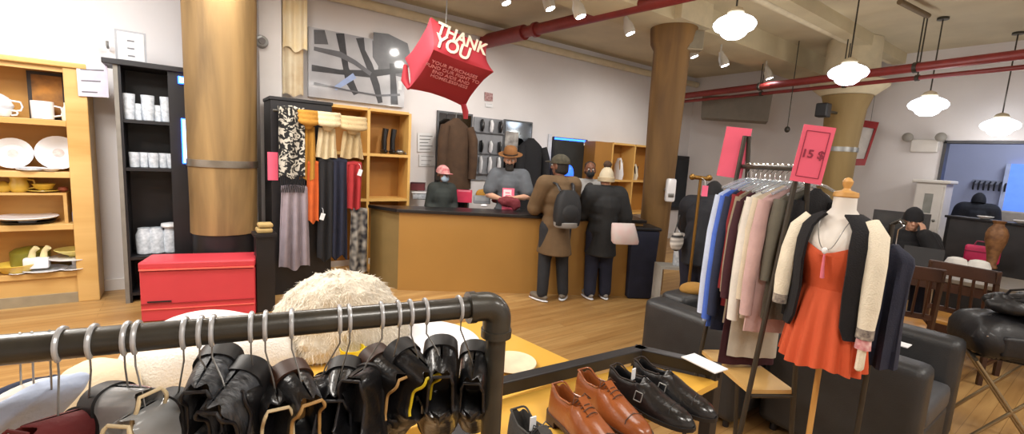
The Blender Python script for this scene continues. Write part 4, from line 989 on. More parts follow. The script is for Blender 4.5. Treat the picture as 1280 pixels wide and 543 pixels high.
# 1 man in tan coat, seen from behind
p = zat(688, 375, 0); f_ = p + kn * 1 - kd * .25
t1 = thing('person', 'person in a knee length tan coat and dark cap, standing at the counter', 'person', p, face_rz(p, f_))
h1 = Human(t1, 1.73, dict(wrr=(.02, -.36, 1.06), elr=(-.25, -.12, 1.14), hdr=(.3, -1, 0), hnr=(0, 0, -1), ell=(.25, -.08, 1.12), wrl=(.14, -.34, 1.08), hdl=(-.2, -1, 0), hnl=(0, 0, -1), anl=(.13, .03, .09), anr=(-.15, .02, .09), toel=(.2, -.12, .035), toer=(-.24, -.1, .035), knl=(.11, -.01, .5), knr=(-.12, -.01, .5)), SKIN2, yaw=.5)
h1.body(); h1.trousers(JEANS); h1.shoes(mat('brown grey trainers', '#6d6459', .7), PORC)
h1.torso(TAN, 'coat', .05, hem=.58, flare=1.38, collar=.02)
h1.hair(HAIRB, low=-.05, r=.085)
h1.hat_shell(mat('dark camouflage cap', '#2d2a22', .85, color2='#4a4534', scale=30), 'cap', .112, .03, .14)
mb = MB().ell(h1.head_pt(0, -.13, .045), (.075, .07, .012), (RZ(.5)))
build(mb, 'cap_peak', mat('dark camouflage cap', '#2d2a22', .85), t1, local=True)
# backpack
bpq = T(p) @ RZ(t1.rotation_euler.z)
bk = thing('backpack', 'dark grey backpack on the back of the person in the tan coat', 'backpack', bpq @ V((0, .27, .93)), t1.rotation_euler.z)
mb = MB(); rings = []
for z, w, d in ((0, .11, .06), (.03, .145, .085), (.12, .155, .1), (.25, .15, .095), (.36, .125, .075), (.42, .07, .045)):
    rings.append([V((w * math.copysign(abs(cos(a)) ** .6, cos(a)), d * math.copysign(abs(sin(a)) ** .6, sin(a)), z)) for a in [2 * pi * j / 24 for j in range(24)]])
build(mb.loft(rings), 'bag', mat('charcoal nylon', '#1d1f23', .7, bump=.15), bk, local=True)
build(MB().lathe([(.12, 0), (.142, .02), (.148, .06), (.14, .065)]).xf(Matrix.Diagonal((1.03, .72, 1, 1))), 'base_band', mat('grey nylon', '#8a8a8a', .7), bk, local=True, label='pale grey lower band')
build(MB().ell((0, .085, .17), (.105, .035, .1)), 'pocket', mat('charcoal nylon', '#1d1f23', .7), bk, local=True)
for sx in (-1, 1):
    build(MB().tube([(sx * .08, -.03, .4), (sx * .1, -.1, .475), (sx * .125, -.2, .50), (sx * .14, -.31, .45), (sx * .15, -.36, .33)], .02, 8, flat=.5), 'strap', BLACKW, bk, local=True)
# 2 woman with pom beanie
p = zat(745, 373, 0); f_ = p + kn * 1 - kd * .1
t2 = thing('person', 'person in a long dark parka and cream bobble hat, standing at the counter', 'person', p, face_rz(p, f_))
h2 = Human(t2, 1.6, dict(wrl=(.05, -.36, 1.1), ell=(.27, -.12, 1.15), hdl=(-.2, -1, 0), hnl=(0, 0, -1), elr=(-.28, .03, 1.14), wrr=(-.30, -.06, 1.0), hdr=(0, -.1, -1), hnr=(1, 0, 0)), SKIN)
h2.body(); h2.trousers(NAVY, .03); h2.shoes(mat('grey trainers', '#7f7c78', .7), PORC)
h2.torso(DKGREY, 'parka', .07, hem=.56, flare=1.22, collar=.05)
h2.hat_shell(mat('cream knit beanie', '#c9bda4', .95, bump=.6, bscale=120), 'beanie', .108, -.03, .16, .01)
build(MB().ell(h2.head_pt(0, .02, .185), (.05, .05, .045)), 'pompom', mat('brown fluffy pompom', '#4b382b', .95, bump=1, bscale=200), t2, local=True, disp=.02, dscale=.02)
build(MB().lathe([(.100, -.035), (.110, -.03), (.110, .015), (.100, .02)]).xf(T(h2.head_pt(0, .012, 0)) @ Matrix.Diagonal((.9, 1.1, 1, 1))), 'beanie_cuff', mat('beige knit cuff', '#b5a588', .95, bump=.6, bscale=120), t2, local=True)
# shopping bag
p = dat(779, 305, 5.12)
sb = thing('shopping_bag', 'white plastic shopping bag carried at the side of the person in the dark parka', 'bag', p, t2.rotation_euler.z)
rings = []
for z, w, d, ox in ((0, .15, .05, -.03), (.03, .165, .06, -.02), (.12, .155, .06, 0), (.22, .14, .035, .02), (.235, .135, .02, .02)):
    rings.append([V((ox + w * math.copysign(abs(cos(a)) ** .5, cos(a)), d * sin(a), z)) for a in [2 * pi * j / 24 for j in range(24)]])
build(MB().loft(rings), 'bag', mat('white plastic bag', '#cfc9c6', .4, color2='#d7b3b2', scale=6), sb, local=True)
hq = RZ(-t2.rotation_euler.z) @ (T(t2.location) @ RZ(t2.rotation_euler.z) @ (h2.D['wrr'] + V((0, -.01, -.09))) - p)
build(MB().tube([(-.05, 0, .22), hq + V((-.02, 0, 0)), hq + V((.02, 0, 0)), (.08, 0, .22)], .008, 8), 'handle', PORC, sb, local=True)
# 3 man with brown hat behind the counter
p = dat(632, 300, 6.3); p = V((p.x, p.y, 0)); 
t3 = thing('person', 'bearded worker in a brown brimmed hat and grey t-shirt behind the counter', 'person', p, face_rz(p, (0, .2)))
h3 = Human(t3, 1.77, dict(wrl=(.1, -.30, 1.14), ell=(.27, -.06, 1.14), hdl=(-.7, -.6, .1), hnl=(0, 0, -1), wrr=(-.1, -.3, 1.12), elr=(-.27, -.06, 1.14), hdr=(.7, -.6, .1), hnr=(0, 0, -1)), SKIN3, nod=.25, slim=1)
h3.body(); h3.trousers(JEANS); h3.shoes(BLEATH, BLACKW)
h3.torso(mat('grey t-shirt', '#565a60', .9, var=.15), 'tshirt', .045, sleeve=.45)
BRH = mat('brown felt hat', '#7d5228', .8, var=.15, bump=.2)
hm = h3.hm @ T(0, .01, .055)
build(MB().lathe([(.001, .0), (.1, -.004), (.135, .0), (.165, .012), (.168, .018), (.13, .01), (.098, .012), (.094, .05), (.085, .10), (.06, .125), (.001, .115)], caps=False).xf(hm @ Matrix.Diagonal((1, 1.1, 1, 1))), 'hat', BRH, t3, local=True)
build(MB().lathe([(.099, .012), (.1015, .012), (.099, .035), (.096, .035)]).xf(hm @ Matrix.Diagonal((1, 1.1, 1, 1))), 'hat_band', mat('dark hat band', '#33200f', .6), t3, local=True)
mb = MB()
for i, (y_, z_, r_) in enumerate(((-.07, -.07, .05), (-.075, -.11, .055), (-.08, -.16, .05), (-.08, -.21, .035))): mb.ell(h3.head_pt(0, y_, z_), (r_ * 1.15, r_ * .8, r_))
build(mb, 'beard', HAIRB, t3, local=True, remesh=.012, relax=2)
q = T(p) @ RZ(t3.rotation_euler.z)
hb = thing('red_garment', 'dark red garment held by the hatted worker above the counter', 'clothes', q @ V((.02, -.44, 1.11)), t3.rotation_euler.z)
build(MB().ell((0, 0, 0), (.15, .05, .07)).ell((.09, .0, -.03), (.06, .05, .08)), 'cloth', mat('maroon cloth', '#6a2029', .8), hb, local=True, remesh=.014, disp=.03, dscale=.06)
# 4 worker with pink cap and mask (seated low)
p = dat(552, 260, 6.2); p = V((p.x, p.y, 0))
t4 = thing('person', 'person in a pink cap and pale blue face mask behind the counter', 'person', p, face_rz(p, (1.6, .3)))
zc = dat(556, 204, 5.75).z
h4 = Human(t4, 1.5, dict(shl=(.135, .015, 1.40), shr=(-.135, .015, 1.40), ell=(.19, .03, 1.12), elr=(-.19, .03, 1.12), wrl=(.15, -.15, 1.0), wrr=(-.15, -.15, 1.0)), SKIN2, yaw=.35, nod=.2)
h4.body(); h4.trousers(JEANS); h4.shoes(BLEATH, BLACKW); h4.torso(mat('dark green grey jumper', '#2b302e', .9), 'jumper', .035)
h4.hair(HAIRB, low=-.09)
PKC = mat('pink print cap', '#a8404f', .8, color2='#cfa9a4', scale=18)
h4.hat_shell(PKC, 'cap', .116, .02, .145)
build(MB().ell(h4.head_pt(0, -.125, .04), (.075, .065, .012)), 'cap_peak', PKC, t4, local=True)
build(MB().ell(h4.head_pt(0, -.072, -.05), (.055, .052, .052)), 'face_mask', mat('pale blue mask', '#9fb3c6', .8), t4, local=True)
# 5 masked worker between customers
p = dat(733, 270, 6.35); p = V((p.x, p.y, 0))
t5 = thing('person', 'worker in a black face mask and grey apron between the two customers', 'person', p, face_rz(p, (1.5, .6)))
h5 = Human(t5, 1.68, dict(wrl=(.14, -.32, 1.05), ell=(.26, -.05, 1.12), hdl=(-.3, -1, 0), hnl=(0, 0, -1)), SKIN2)
h5.body(); h5.trousers(JEANS); h5.shoes(BLEATH, BLACKW); h5.torso(mat('pale grey shirt', '#8c8a88', .9), 'shirt', .035)
build(MB().ell(h5.D['chest'] + V((0, -.12, -.05)), (.1, .05, .22)), 'apron', mat('dark apron', '#2a2726', .9), t5, local=True)
h5.hair(HAIRB, low=-.02, r=.082)
build(MB().ell(h5.head_pt(0, -.072, -.05), (.057, .054, .055)), 'face_mask', BCLOTH, t5, local=True)
# 6 dark person bending beyond the column
p = dat(876, 330, 4.7); p = V((p.x, p.y, 0))
t6 = thing('person', 'person in dark clothes stooping with back turned, between the carved column and clothes rail', 'person', p, face_rz(p, (6.5, 3.3)))
h6 = Human(t6, 1.68, dict(pel=(0, .12, .92), chest=(0, -.02, 1.22), neck=(0, -.13, 1.38), head=(0, -.24, 1.48), shl=(.19, -.1, 1.33), shr=(-.19, -.1, 1.33), ell=(.26, -.28, 1.1), elr=(-.26, -.28, 1.1), wrl=(.16, -.5, 1.05), wrr=(-.16, -.5, 1.05), hdl=(0, -1, .1), hdr=(0, -1, .1), hnl=(0, 0, -1), hnr=(0, 0, -1), hipl=(.09, .1, .88), hipr=(-.09, .1, .88)), SKIN, nod=.3)
h6.body(); h6.trousers(NAVY, .035); h6.shoes(BLEATH, BLACKW); h6.torso(mat('dark navy puffer', '#15171f', .8, bump=.2), 'jacket', .065, hem=.72, flare=1.1, collar=.06)
h6.hat_shell(BCLOTH, 'hood', .12, -.06, .13, .02)
p = dat(846, 302, 4.5); t_ = thing('patterned_bag', 'small black and white striped pouch hanging beside the stooping person', 'bag', p)
STR = mat('black white stripe', '#14141a', .7, color2='#e6e2dc', scale=9, detail=0, stretch=(.2, .2, 3))
build(MB().ell((0, 0, 0), (.09, .05, .1)), 'pouch', STR, t_, local=True)
build(MB().tube([(-.05, 0, .09), (0, 0, .26), (.05, 0, .09)], .006, 8), 'strap', BLACKW, t_, local=True)
# ================================================================ CLOTHES RAIL (A-frame)
Pn = dat(1004, 212, 2.1); Pf = dat(929, 208, 2.56); zr_ = (Pn.z + Pf.z) / 2; Pn.z = Pf.z = zr_
bd = (Pf - Pn); bl = bd.length; bd.normalize(); pd = V((bd.y, -bd.x, 0))     # pd: to the right
IRON = mat('dark steel tube', '#4a4640', .45, metal=.7)
tr = thing('clothes_rail', 'dark steel A-frame clothes rail full of shirts beside the orange dress', 'clothes rail', up((Pn + Pf) / 2, 0))
build(MB().cyl(Pn - bd * .03, Pf + bd * .03, .013), 'bar', BLACKM, tr)
for P_, lbn in ((Pn, 1), (Pf, 2)):
    for s_ in (-1, 1):
        top = P_ + V((0, 0, .17)) + pd * s_ * .012
        build(MB().cyl(top, up(P_ + pd * s_ * .17, .0), .012, n=12), 'leg', IRON, tr)
    build(MB().cyl(up(P_ - pd * .11, .58), up(P_ + pd * .11, .58), .011, n=10), 'cross_brace', IRON, tr)
build(MB().box((0, 0, 0), (bl, .24, .022), T(up((Pn + Pf) / 2, .60)) @ RZ(math.atan2(bd.y, bd.x))), 'lower_shelf', OAKY, tr, smooth=False)
def card(lb, P_, px0, py0, px1, py1, k_, txt, yawd):
    a = dat((px0 + px1) / 2, (py0 + py1) / 2, k_); h = (py1 - py0) * k_ / FPX; w = (px1 - px0) * k_ / FPX
    t_ = thing('price_card', lb, 'price sign', a, radians(yawd))
    build(MB().box((0, 0, 0), (w, .006, h)), 'card', PINK, t_, local=True, smooth=False)
    if txt:
        DK = mat('dark maroon ink', '#8c2440', .6)
        mb = MB(); bw, bh = w * .36, h * .40
        for c_, d_ in (((-bw, -.004, 0), (.003, .002, 2 * bh)), ((bw, -.004, 0), (.003, .002, 2 * bh)), ((0, -.004, bh), (2 * bw, .002, .003)), ((0, -.004, -bh), (2 * bw, .002, .003))): mb.box(c_, d_)
        build(mb, 'border_line', DK, t_, local=True, smooth=False)
        cu = bpy.data.objects
        mxl = T(t_.location) @ RZ(t_.rotation_euler.z) @ frame(V((0, -.005, 0)), (1, 0, 0), (0, 0, 1))
        lettering(txt, .050, DK, t_, mxl, bold=.001)
    return t_
ang = math.degrees(math.atan2(rh.y, rh.x))
c1 = card('upright hot pink price card reading 15 $ on the near end of the clothes rail', Pn, 998, 158, 1033, 229, 2.02, '15 $', ang - 18)
c1.rotation_euler = (0, radians(6), radians(ang - 18))
c2 = card('hot pink card seen from behind on the far end of the clothes rail', Pf, 903, 160, 932, 222, 2.60, None, ang - 30)
c2.rotation_euler = (0, radians(5), radians(ang - 30))
for c_, P_ in ((c1, Pn), (c2, Pf)):
    build(MB().box((0, .012, -.02), (.02, .018, .2)), 'clip', IRON, c_, local=True, smooth=False)
# garments on hangers
def garment(P_, m, lb, L_=.75, w=.40, sl=.5, th=.05, rz=0, ph=0, cat='shirt', nm='hanging_shirt', hem=None, inner=None, sleeve=True, tw=.0):
    t_ = thing(nm, lb, cat, P_, rz, group='garments on the clothes rail')
    rings = []; n = 32
    for f, ww, dd in ((0, .16, .7), (.02, .3, .8), (.05, .62, .9), (.09, .92, 1), (.14, 1, 1), (.3, .95, 1.05), (.6, .95, 1.15), (.85, 1.0, 1.25), (1, 1.02, 1.3)):
        z = -.085 - L_ * f
        rings.append([V((ww * w / 2 * cos(a) * (1 + .03 * sin(4 * a + ph + 5 * f)), th / 2 * dd * sin(a) * (1 + .35 * sin(7 * a + ph + f * 2) * min(1, f * 3)), z)) for a in [2 * pi * j / n for j in range(n)]])
    build(MB().loft(rings), 'body', m, t_, local=True)
    if sleeve:
        for s_ in (-1, 1):
            q = [V((s_ * w * .43, 0, -.085 - L_ * .10)), V((s_ * w * .49, -.005, -.085 - L_ * .10 - sl * .3)), V((s_ * w * .51, .004, -.085 - L_ * .1 - sl * .7)), V((s_ * w * .515, 0, -.085 - L_ * .1 - sl))]
            build(MB().tube(q, [.028, .034, .03, .028], 12, flat=1), 'sleeve', inner or m, t_, local=True)
    return t_
def hanger(P_, rz, lb, w=.28):
    t_ = thing('clothes_hanger', lb, 'hanger', P_, rz, group='hangers on the clothes rail')
    mb = MB().tube([(-w / 2, 0, -.125), (-.04, 0, -.075), (0, 0, -.065), (.04, 0, -.075), (w / 2, 0, -.125)], .007, 8)
    build(mb, 'arms', GLASS, t_, local=True)
    build(MB().tube([(0, 0, -.065), (0, 0, -.03), (.016, 0, -.01), (.019, 0, .004), (.012, 0, .017), (0, 0, .0195), (-.012, 0, .017), (-.018, 0, .006)], .003, 8), 'hook', CHROME, t_, local=True)
    return t_
C_ = lambda n, c, **k_: mat(n, c, .88, var=.1, bump=.25, bscale=60, **k_)
gl = [(C_('pale blue cotton', '#b9c7e2'), 'pale blue shirt, farthest on the clothes rail', 0.82, 0.33, 0.69),
      (C_('vivid blue cotton', '#4467c4'), 'vivid blue shirt next to the pale blue one on the clothes rail', 0.84, 0.31, 0.71),
      (C_('navy cotton', '#1f2740'), 'navy shirt right of the vivid blue one on the clothes rail', 0.84, 0.31, 0.67),
      (C_('red wool', '#7f2025'), 'thin red garment edge showing between navy and taupe on the clothes rail', 0.69, 0.26, 0.52),
      (C_('taupe silk', '#8d7f6c'), 'taupe blouse before the maroon dress on the clothes rail', 0.77, 0.28, 0.52),
      (C_('maroon jersey', '#3a1620'), 'long dark maroon dress in the middle of the clothes rail', 0.99, 0.31, 0.52),
      (C_('grey white linen', '#b9b3a6'), 'long grey white dress whose hem hangs lowest on the clothes rail', .93, 0.26, 0.43),
      (C_('white cotton', '#dad6ce'), 'white shirt with long sleeves, nearer than the maroon dress on the rail', 0.69, 0.31, 0.64),
      (C_('cream silk', '#cfc3ae'), 'cream blouse between the white shirt and the pink one on the rail', 0.69, 0.28, 0.52),
      (C_('dusty pink cotton', '#c4a4a2'), 'dusty pink shirt near the front of the clothes rail', 0.74, 0.28, 0.58),
      (C_('olive grey cotton', '#6a675c'), 'olive grey shirt behind the near post of the clothes rail', .66, .22, .40),
      (BCLOTH, 'black coat at the near end of the clothes rail beside the orange dress', .62, .18, .45)]
grz = math.atan2(pd.y, pd.x)
for i, (m_, lb, L_, w_, sl_) in enumerate(gl):
    s_ = .96 - .92 * i / (len(gl) - 1); q = Pn.lerp(Pf, s_)
    off = pd * (.02 if i < 10 else .05 if i < 11 else .10)
    rz = grz + random.uniform(-.08, .08)
    garment(q + off, m_, lb, L_, w_, sl_, .03, rz, i * 1.7, 'dress' if 'dress' in lb else 'shirt' if 'shirt' in lb else 'blouse' if 'blouse' in lb else 'coat' if 'coat' in lb else 'garment', 'hanging_dress' if 'dress' in lb else 'hanging_shirt')
    hanger(q + off, rz, 'clear hanger with chrome hook carrying the %s' % lb.split(',')[0].split(' on the')[0].split(' in the')[0].split(' next')[0].split(' right of')[0].split(' at the')[0].split(' near the')[0].split(' before')[0].split(' between')[0].split(' whose')[0].split(' with')[0].split(' behind')[0])
# ================================================================ DRESS FORM
SC = .86
nk = dat(1056, 254, 1.98)
drz = face_rz((nk.x, nk.y), (.45, .75)) 
tf = thing('dress_form', 'white dress form on a thin wooden pole wearing the orange dress', 'mannequin', (nk.x, nk.y, 0), drz)
s0 = nk.z / SC
def ring(w, d, z, n=32, cx=0, cy=0, e=1.0):
    return [V((cx + w * math.copysign(abs(cos(a)) ** e, cos(a)), cy + d * math.copysign(abs(sin(a)) ** e, sin(a)), z)) for a in [2 * pi * j / n for j in range(n)]]
FORM = mat('white linen form', '#dcd7d0', .7, var=.03)
prof = [(.15, .105, -.80), (.165, .12, -.72), (.16, .115, -.62), (.125, .09, -.44), (.135, .10, -.34), (.155, .125, -.25), (.16, .115, -.18), (.165, .085, -.125), (.13, .068, -.085), (.075, .058, -.06), (.052, .052, -.03), (.05, .05, .03)]
build(MB().loft([ring(w, d, s0 + z, cy=-.012 * (z > -.3 and z < -.15)) for w, d, z in prof]), 'torso', FORM, tf, local=True)
NAT = wood('natural neck wood', '#b98746', '#d3a562', 6, (1, 1, .3), .4)
build(MB().lathe([(.052, s0 + .03), (.056, s0 + .035), (.053, s0 + .055), (.02, s0 + .065), (.014, s0 + .075), (.022, s0 + .095), (.024, s0 + .11), (.014, s0 + .125), (.002, s0 + .13)]), 'neck_cap', NAT, tf, local=True, label='turned wooden neck cap')
build(MB().cyl((0, 0, .03), (0, 0, s0 - .79), .014), 'pole', NAT, tf, local=True)
build(MB().lathe([(.19, 0), (.19, .02), (.1, .03), (.02, .04)]), 'base', NAT, tf, local=True)
# orange dress
ORG = mat('orange jersey', '#c9542e', .8, var=.06, scale=5, bump=.15, bscale=200)
td = thing('orange_dress', 'sleeveless orange dress with a pleated skirt on the dress form', 'dress', (nk.x, nk.y, (s0 - .84) * SC), drz)
o = -(s0 - .84)
rings = []
for w, d, z in ((.137, .105, -.43), (.142, .108, -.36), (.165, .134, -.26), (.168, .128, -.215)):
    rings.append(ring(w, d, s0 + z + o, cy=-.012 * (z > -.3)))
n_ = 96
rb = []
for w, d, z in ((.168, .128, -.215), (.167, .136, -.26), (.144, .11, -.36), (.134, .1, -.44)):
    rr = ring(w, d, s0 + z + o, n_, cy=-.012 * (z > -.3))
    if z == -.215:
        rr = [V((p.x, p.y, p.z + (.012 * abs(sin(2 * (2 * pi * j / n_)))) - (.035 * max(0, cos(2 * pi * j / n_ + pi / 2)) ** 8))) for j, p in enumerate(rr)]
    rb.append(rr)
build(MB().loft(rb, caps=False), 'bodice', ORG, td, local=True, solid=.004)
sk = []
for i in range(13):
    f = i / 12; z = s0 - .44 - .40 * f
    w, d = .134 + .055 * f ** .75, .1 + .075 * f ** .75
    rr = []
    for j in range(192):
        a = 2 * pi * j / 192; k_ = 1 + .075 * f ** .6 * sin(17 * a + .25 * sin(3 * a)) + .015 * f * sin(5 * a)
        rr.append(V((w * k_ * cos(a), d * k_ * sin(a), z + o + .012 * f * sin(4 * a))))
    sk.append(rr)
build(MB().loft(sk, caps=False), 'pleated_skirt', ORG, td, local=True, solid=.004)
# necklace
tn = thing('necklace', 'long pendant necklace with a white stone and pink tassel on the orange dress', 'necklace', (nk.x, nk.y, (s0 - .4) * SC), drz)
o = -(s0 - .4)
q = []
for i in range(17):
    u = (i - 8) / 8; q.append(V((.068 * (abs(u) ** .55) * (1 if u > 0 else -1), -.075 - .078 * (1 - u * u) ** .5 + .06 * abs(u) ** 6, s0 - .235 + .18 * abs(u) ** 1.2 + o)))
build(MB().tube(q, .0025, 6), 'chain', STEEL, tn, local=True)
build(MB().ell((0, -.165, s0 - .235 + o), (.014, .008, .017)), 'stone', PORC, tn, local=True)
build(MB().tube([(0, -.163, s0 - .252 + o), (0, -.157, s0 - .32 + o), (0, -.147, s0 - .375 + o)], [.004, .007, .010], 10), 'tassel', mat('pink tassel', '#e0788c', .8), tn, local=True)
# cardigan: black front panels, cream sleeves
tcg = thing('cardigan', 'open black cardigan with cream sleeves draped over the orange dress', 'cardigan', (nk.x, nk.y, (s0 - .78) * SC), drz)
o = -(s0 - .78)
BK = mat('black knit', '#131318', .9, var=.2, bump=.4, bscale=150)
def shell(a0, a1, zs, m, nm, nn=40):
    rows = []
    for z, w, d in zs:
        rows.append([V((w * cos(a), d * sin(a) - .01, s0 + z + o)) for a in [a0 + (a1 - a0) * j / nn for j in range(nn + 1)]])
    mb = MB(); mb.loft(rows, caps=False, closed=False)
    return build(mb, nm, m, tcg, local=True, solid=.012)
zs_ = [(-.055, .075, .08), (-.085, .13, .09), (-.125, .172, .105), (-.2, .178, .14), (-.3, .178, .15), (-.45, .172, .14), (-.6, .178, .15), (-.66, .182, .155)]
shell(radians(-10), radians(190), zs_, BK, 'back_panel')
def front(s_):
    rows = []
    for z, w, d in zs_:
        f = min(1, max(0, (-z - .055) / .3)); inner = radians(62 - 4 * f) if z > -.3 else radians(58)
        if z < -.58: inner -= radians(10 * (-.58 - z) / .08)
        row = []
        for j in range(15):
            a = -inner * 1.0 * (j / 14) + radians(10) * (1 - j / 14)
            row.append(V((s_ * (w + .004) * cos(a), (d + .012) * sin(a) - .012, s0 + z + o)))
        rows.append(row)
    return build(MB().loft(rows, caps=False, closed=False), 'front_panel', BK, tcg, local=True, solid=.016)
front(1); front(-1)
for s_, k_ in ((-1, 1), (1, 1.12)):
    q = [V((s_ * .125, -.03, s0 - .085 + o)), V((s_ * .168, -.05, s0 - .15 + o)), V((s_ * .188, -.08, s0 - .27 + o)), V((s_ * .196, -.1, s0 - .42 * k_ + o)), V((s_ * .196, -.105, s0 - .535 * k_ + o))]
    build(MB().tube(q, [.04, .05, .044, .04, .034], 16), 'sleeve', CREAM, tcg, local=True, label='cream sleeve')
    build(MB().cyl(q[-1] + V((0, 0, .02)), q[-1] - V((0, 0, .03)), .036), 'cuff', mat('patterned cuff', '#b3a99a', .9, color2='#4a4047', scale=40), tcg, local=True)
q0 = V((.196, -.105, s0 - .62 + o))
build(MB().tube([q0, q0 - V((0, 0, .06))], [.03, .034], 12), 'lining', mat('pink floral', '#b4475b', .8, color2='#e2c2bd', scale=30), tcg, local=True)
build(MB().tube([q0 - V((0, 0, .06)), q0 - V((0, 0, .16)), q0 - V((0, 0, .17))], [.032, .034, .02], 12, flat=.5), 'scarf_end', CREAM, tcg, local=True)
for r_ in (tf, td, tn, tcg): r_.scale = (SC, SC, SC)
# dark coat hanging just behind, right of the form
pq = T((nk.x, nk.y, 0)) @ RZ(drz)
pc = pq @ V((.16, .15, nk.z - .08))
tcb = garment(pc, NAVY, 'dark navy long coat hanging behind the right shoulder of the dress form', .54, .15, .5, .11, drz + .1, 2, 'coat', 'hanging_coat', sleeve=False)
tcb['group'] = 'coats by the dress form'
build(MB().tube([(0, 0, -.09), (0, 0, -.02), (.016, 0, 0), (0, 0, .018)], .003, 8), 'hook', CHROME, tcb, local=True)
fr_ = thing('coat_stand', 'slim dark stand holding the navy coat behind the dress form', 'stand', up(pc + V((.03, .03, 0)), 0))
build(MB().cyl((0, 0, 0.01), (0, 0, pc.z + .0), .011, n=12).lathe([(.14, 0), (.14, .012), (.02, .02)]), 'post', IRON, fr_, local=True)
build(MB().tube([(0, 0, pc.z), (-.01, -.03, pc.z + .02), (-.02, -.05, pc.z + .01)], .008, 8), 'arm', IRON, fr_, local=True)
# ================================================================ ARMCHAIRS
def rbox(mb, c, d, r=.05, n=3):
    b2 = MB().box(c, d); bmesh.ops.bevel(b2.bm, geom=list(b2.bm.edges), offset=r, segments=n, affect='EDGES', profile=.6)
    me = bpy.data.meshes.new('t'); b2.bm.to_mesh(me); mb.bm.from_mesh(me); bpy.data.meshes.remove(me); b2.bm.free()
    return mb
def armchair(lb, loc, rz, W=.95, D=.88, ah=.72, bh=.76):
    t_ = thing('armchair', lb, 'armchair', loc, rz)
    a = .2
    for s_ in (-1, 1):
        build(rbox(MB(), (s_ * (W / 2 - a / 2), 0, .06 + (ah - .06) / 2), (a, D, ah - .06), .055), 'arm', CHAR, t_, local=True)
    build(rbox(MB(), (0, D / 2 - .11, .06 + (bh - .06) / 2), (W - 2 * a + .01, .22, bh - .06), .05), 'backrest', CHAR, t_, local=True)
    build(rbox(MB(), (0, -.10, .2), (W - 2 * a, D - .22, .24), .03), 'base', CHAR, t_, local=True)
    build(rbox(MB(), (0, -.10, .385), (W - 2 * a - .01, D - .21, .15), .045), 'seat_cushion', mat('grey cushion leather', '#47484b', .45, bump=.15, bscale=120), t_, local=True)
    for sx in (-1, 1):
        for sy in (-1, 1): build(MB().cyl((sx * (W / 2 - .08), sy * (D / 2 - .08), 0), (sx * (W / 2 - .08), sy * (D / 2 - .08), .065), .02), 'foot', BLACKW, t_, local=True)
    return t_
# local x: left/right arms. world: arms face along x, front towards -y
q0 = zat(1168, 468, .70)
armchair('charcoal leather armchair in front of the dining chair, nearest at the lower right', (q0.x + .40, q0.y + .40, 0), 0, .95, .78)
q1 = zat(803, 372, .69)
armchair('charcoal leather armchair behind the clothes rail and the black shoes', (q1.x + .48, q1.y - .39, 0), 0, .95, .76, .69, .72)
p = zat(866, 366, .705); t_ = thing('cushion', 'mustard brown cushion on the armchair behind the clothes rail', 'cushion', p)
build(MB().ell((0, 0, .03), (.13, .09, .05)), 'cover', mat('mustard cushion', '#9c7434', .9, bump=.3), t_, local=True)
p = zat(1129, 432, .705); t_ = build(MB().box((p.x + .0, p.y, p.z + .004), (.09, .06, .005)), 'paper_tag', PAPER, label='small white tag lying on the far arm of the lower right armchair', cat='tag', smooth=False)
t_.location = V(t_.location)
# ================================================================ DINING AREA
DKW = wood('dark walnut', '#2c1a12', '#46291a', 4, (1, 1, .2), .4)
SEATW = wood('honey seat', '#9a6a2e', '#b98742', 4, (.3, 1, 1), .35)
def dining_chair(lb, loc, rz, s=1.0):
    t_ = thing('dining_chair', lb, 'chair', loc, rz, group='dark wooden dining chairs')
    w, d, sh, bh = .46, .44, .44, .98
    for sx in (-1, 1):
        build(MB().tube([(sx * (w / 2 - .02), d / 2, 0), (sx * (w / 2 - .02), d / 2 - .01, sh), (sx * (w / 2 - .02), d / 2 + .07, bh)], [.022, .024, .02], 4), 'rear_post', DKW, t_, local=True, smooth=False)
        build(MB().tube([(sx * (w / 2 - .025), -d / 2 + .02, 0), (sx * (w / 2 - .025), -d / 2 + .02, sh - .02)], [.024, .03], 4), 'leg', DKW, t_, local=True, smooth=False)
        build(MB().box((sx * (w / 2 - .03), 0, .16), (.02, d - .06, .03)), 'stretcher', DKW, t_, local=True, smooth=False)
        build(MB().box((sx * (w / 2 - .03), 0, sh - .05), (.025, d - .04, .07)), 'side_rail', DKW, t_, local=True, smooth=False)
    for y_ in (-d / 2 + .02, d / 2 - .01): build(MB().box((0, y_, sh - .05), (w - .06, .025, .07)), 'apron', DKW, t_, local=True, smooth=False)
    build(rbox(MB(), (0, -.01, sh), (w, d + .02, .035), .012, 2), 'seat', SEATW, t_, local=True)
    build(MB().box((0, d / 2 + .062, bh - .045), (w, .026, .11)), 'top_rail', DKW, t_, local=True, smooth=False, bevel=.006)
    build(MB().box((0, d / 2 + .012, sh + .13), (w - .05, .02, .045)), 'lower_rail', DKW, t_, local=True, smooth=False)
    for i in range(5):
        x = (-2 + i) * .075
        build(MB().tube([(x, d / 2 + .012, sh + .14), (x, d / 2 + .055, bh - .09)], [.026, .026], 8, flat=.35), 'slat', DKW, t_, local=True)
    return t_
# chair whose back faces the camera
sc = zat(1206, 402, .46)
crz = face_rz((0, 0), (1, -.12))
dc1 = dining_chair('dark slat-back dining chair with honey seat, its back toward the clothes rail', (sc.x + .02, sc.y, 0), crz)
p = zat(1134, 402, .46)
dc2 = dup(dc1, (p.x + .0, p.y + .1, 0), crz + .5, 'dark dining chair partly hidden behind the navy coat at the table')
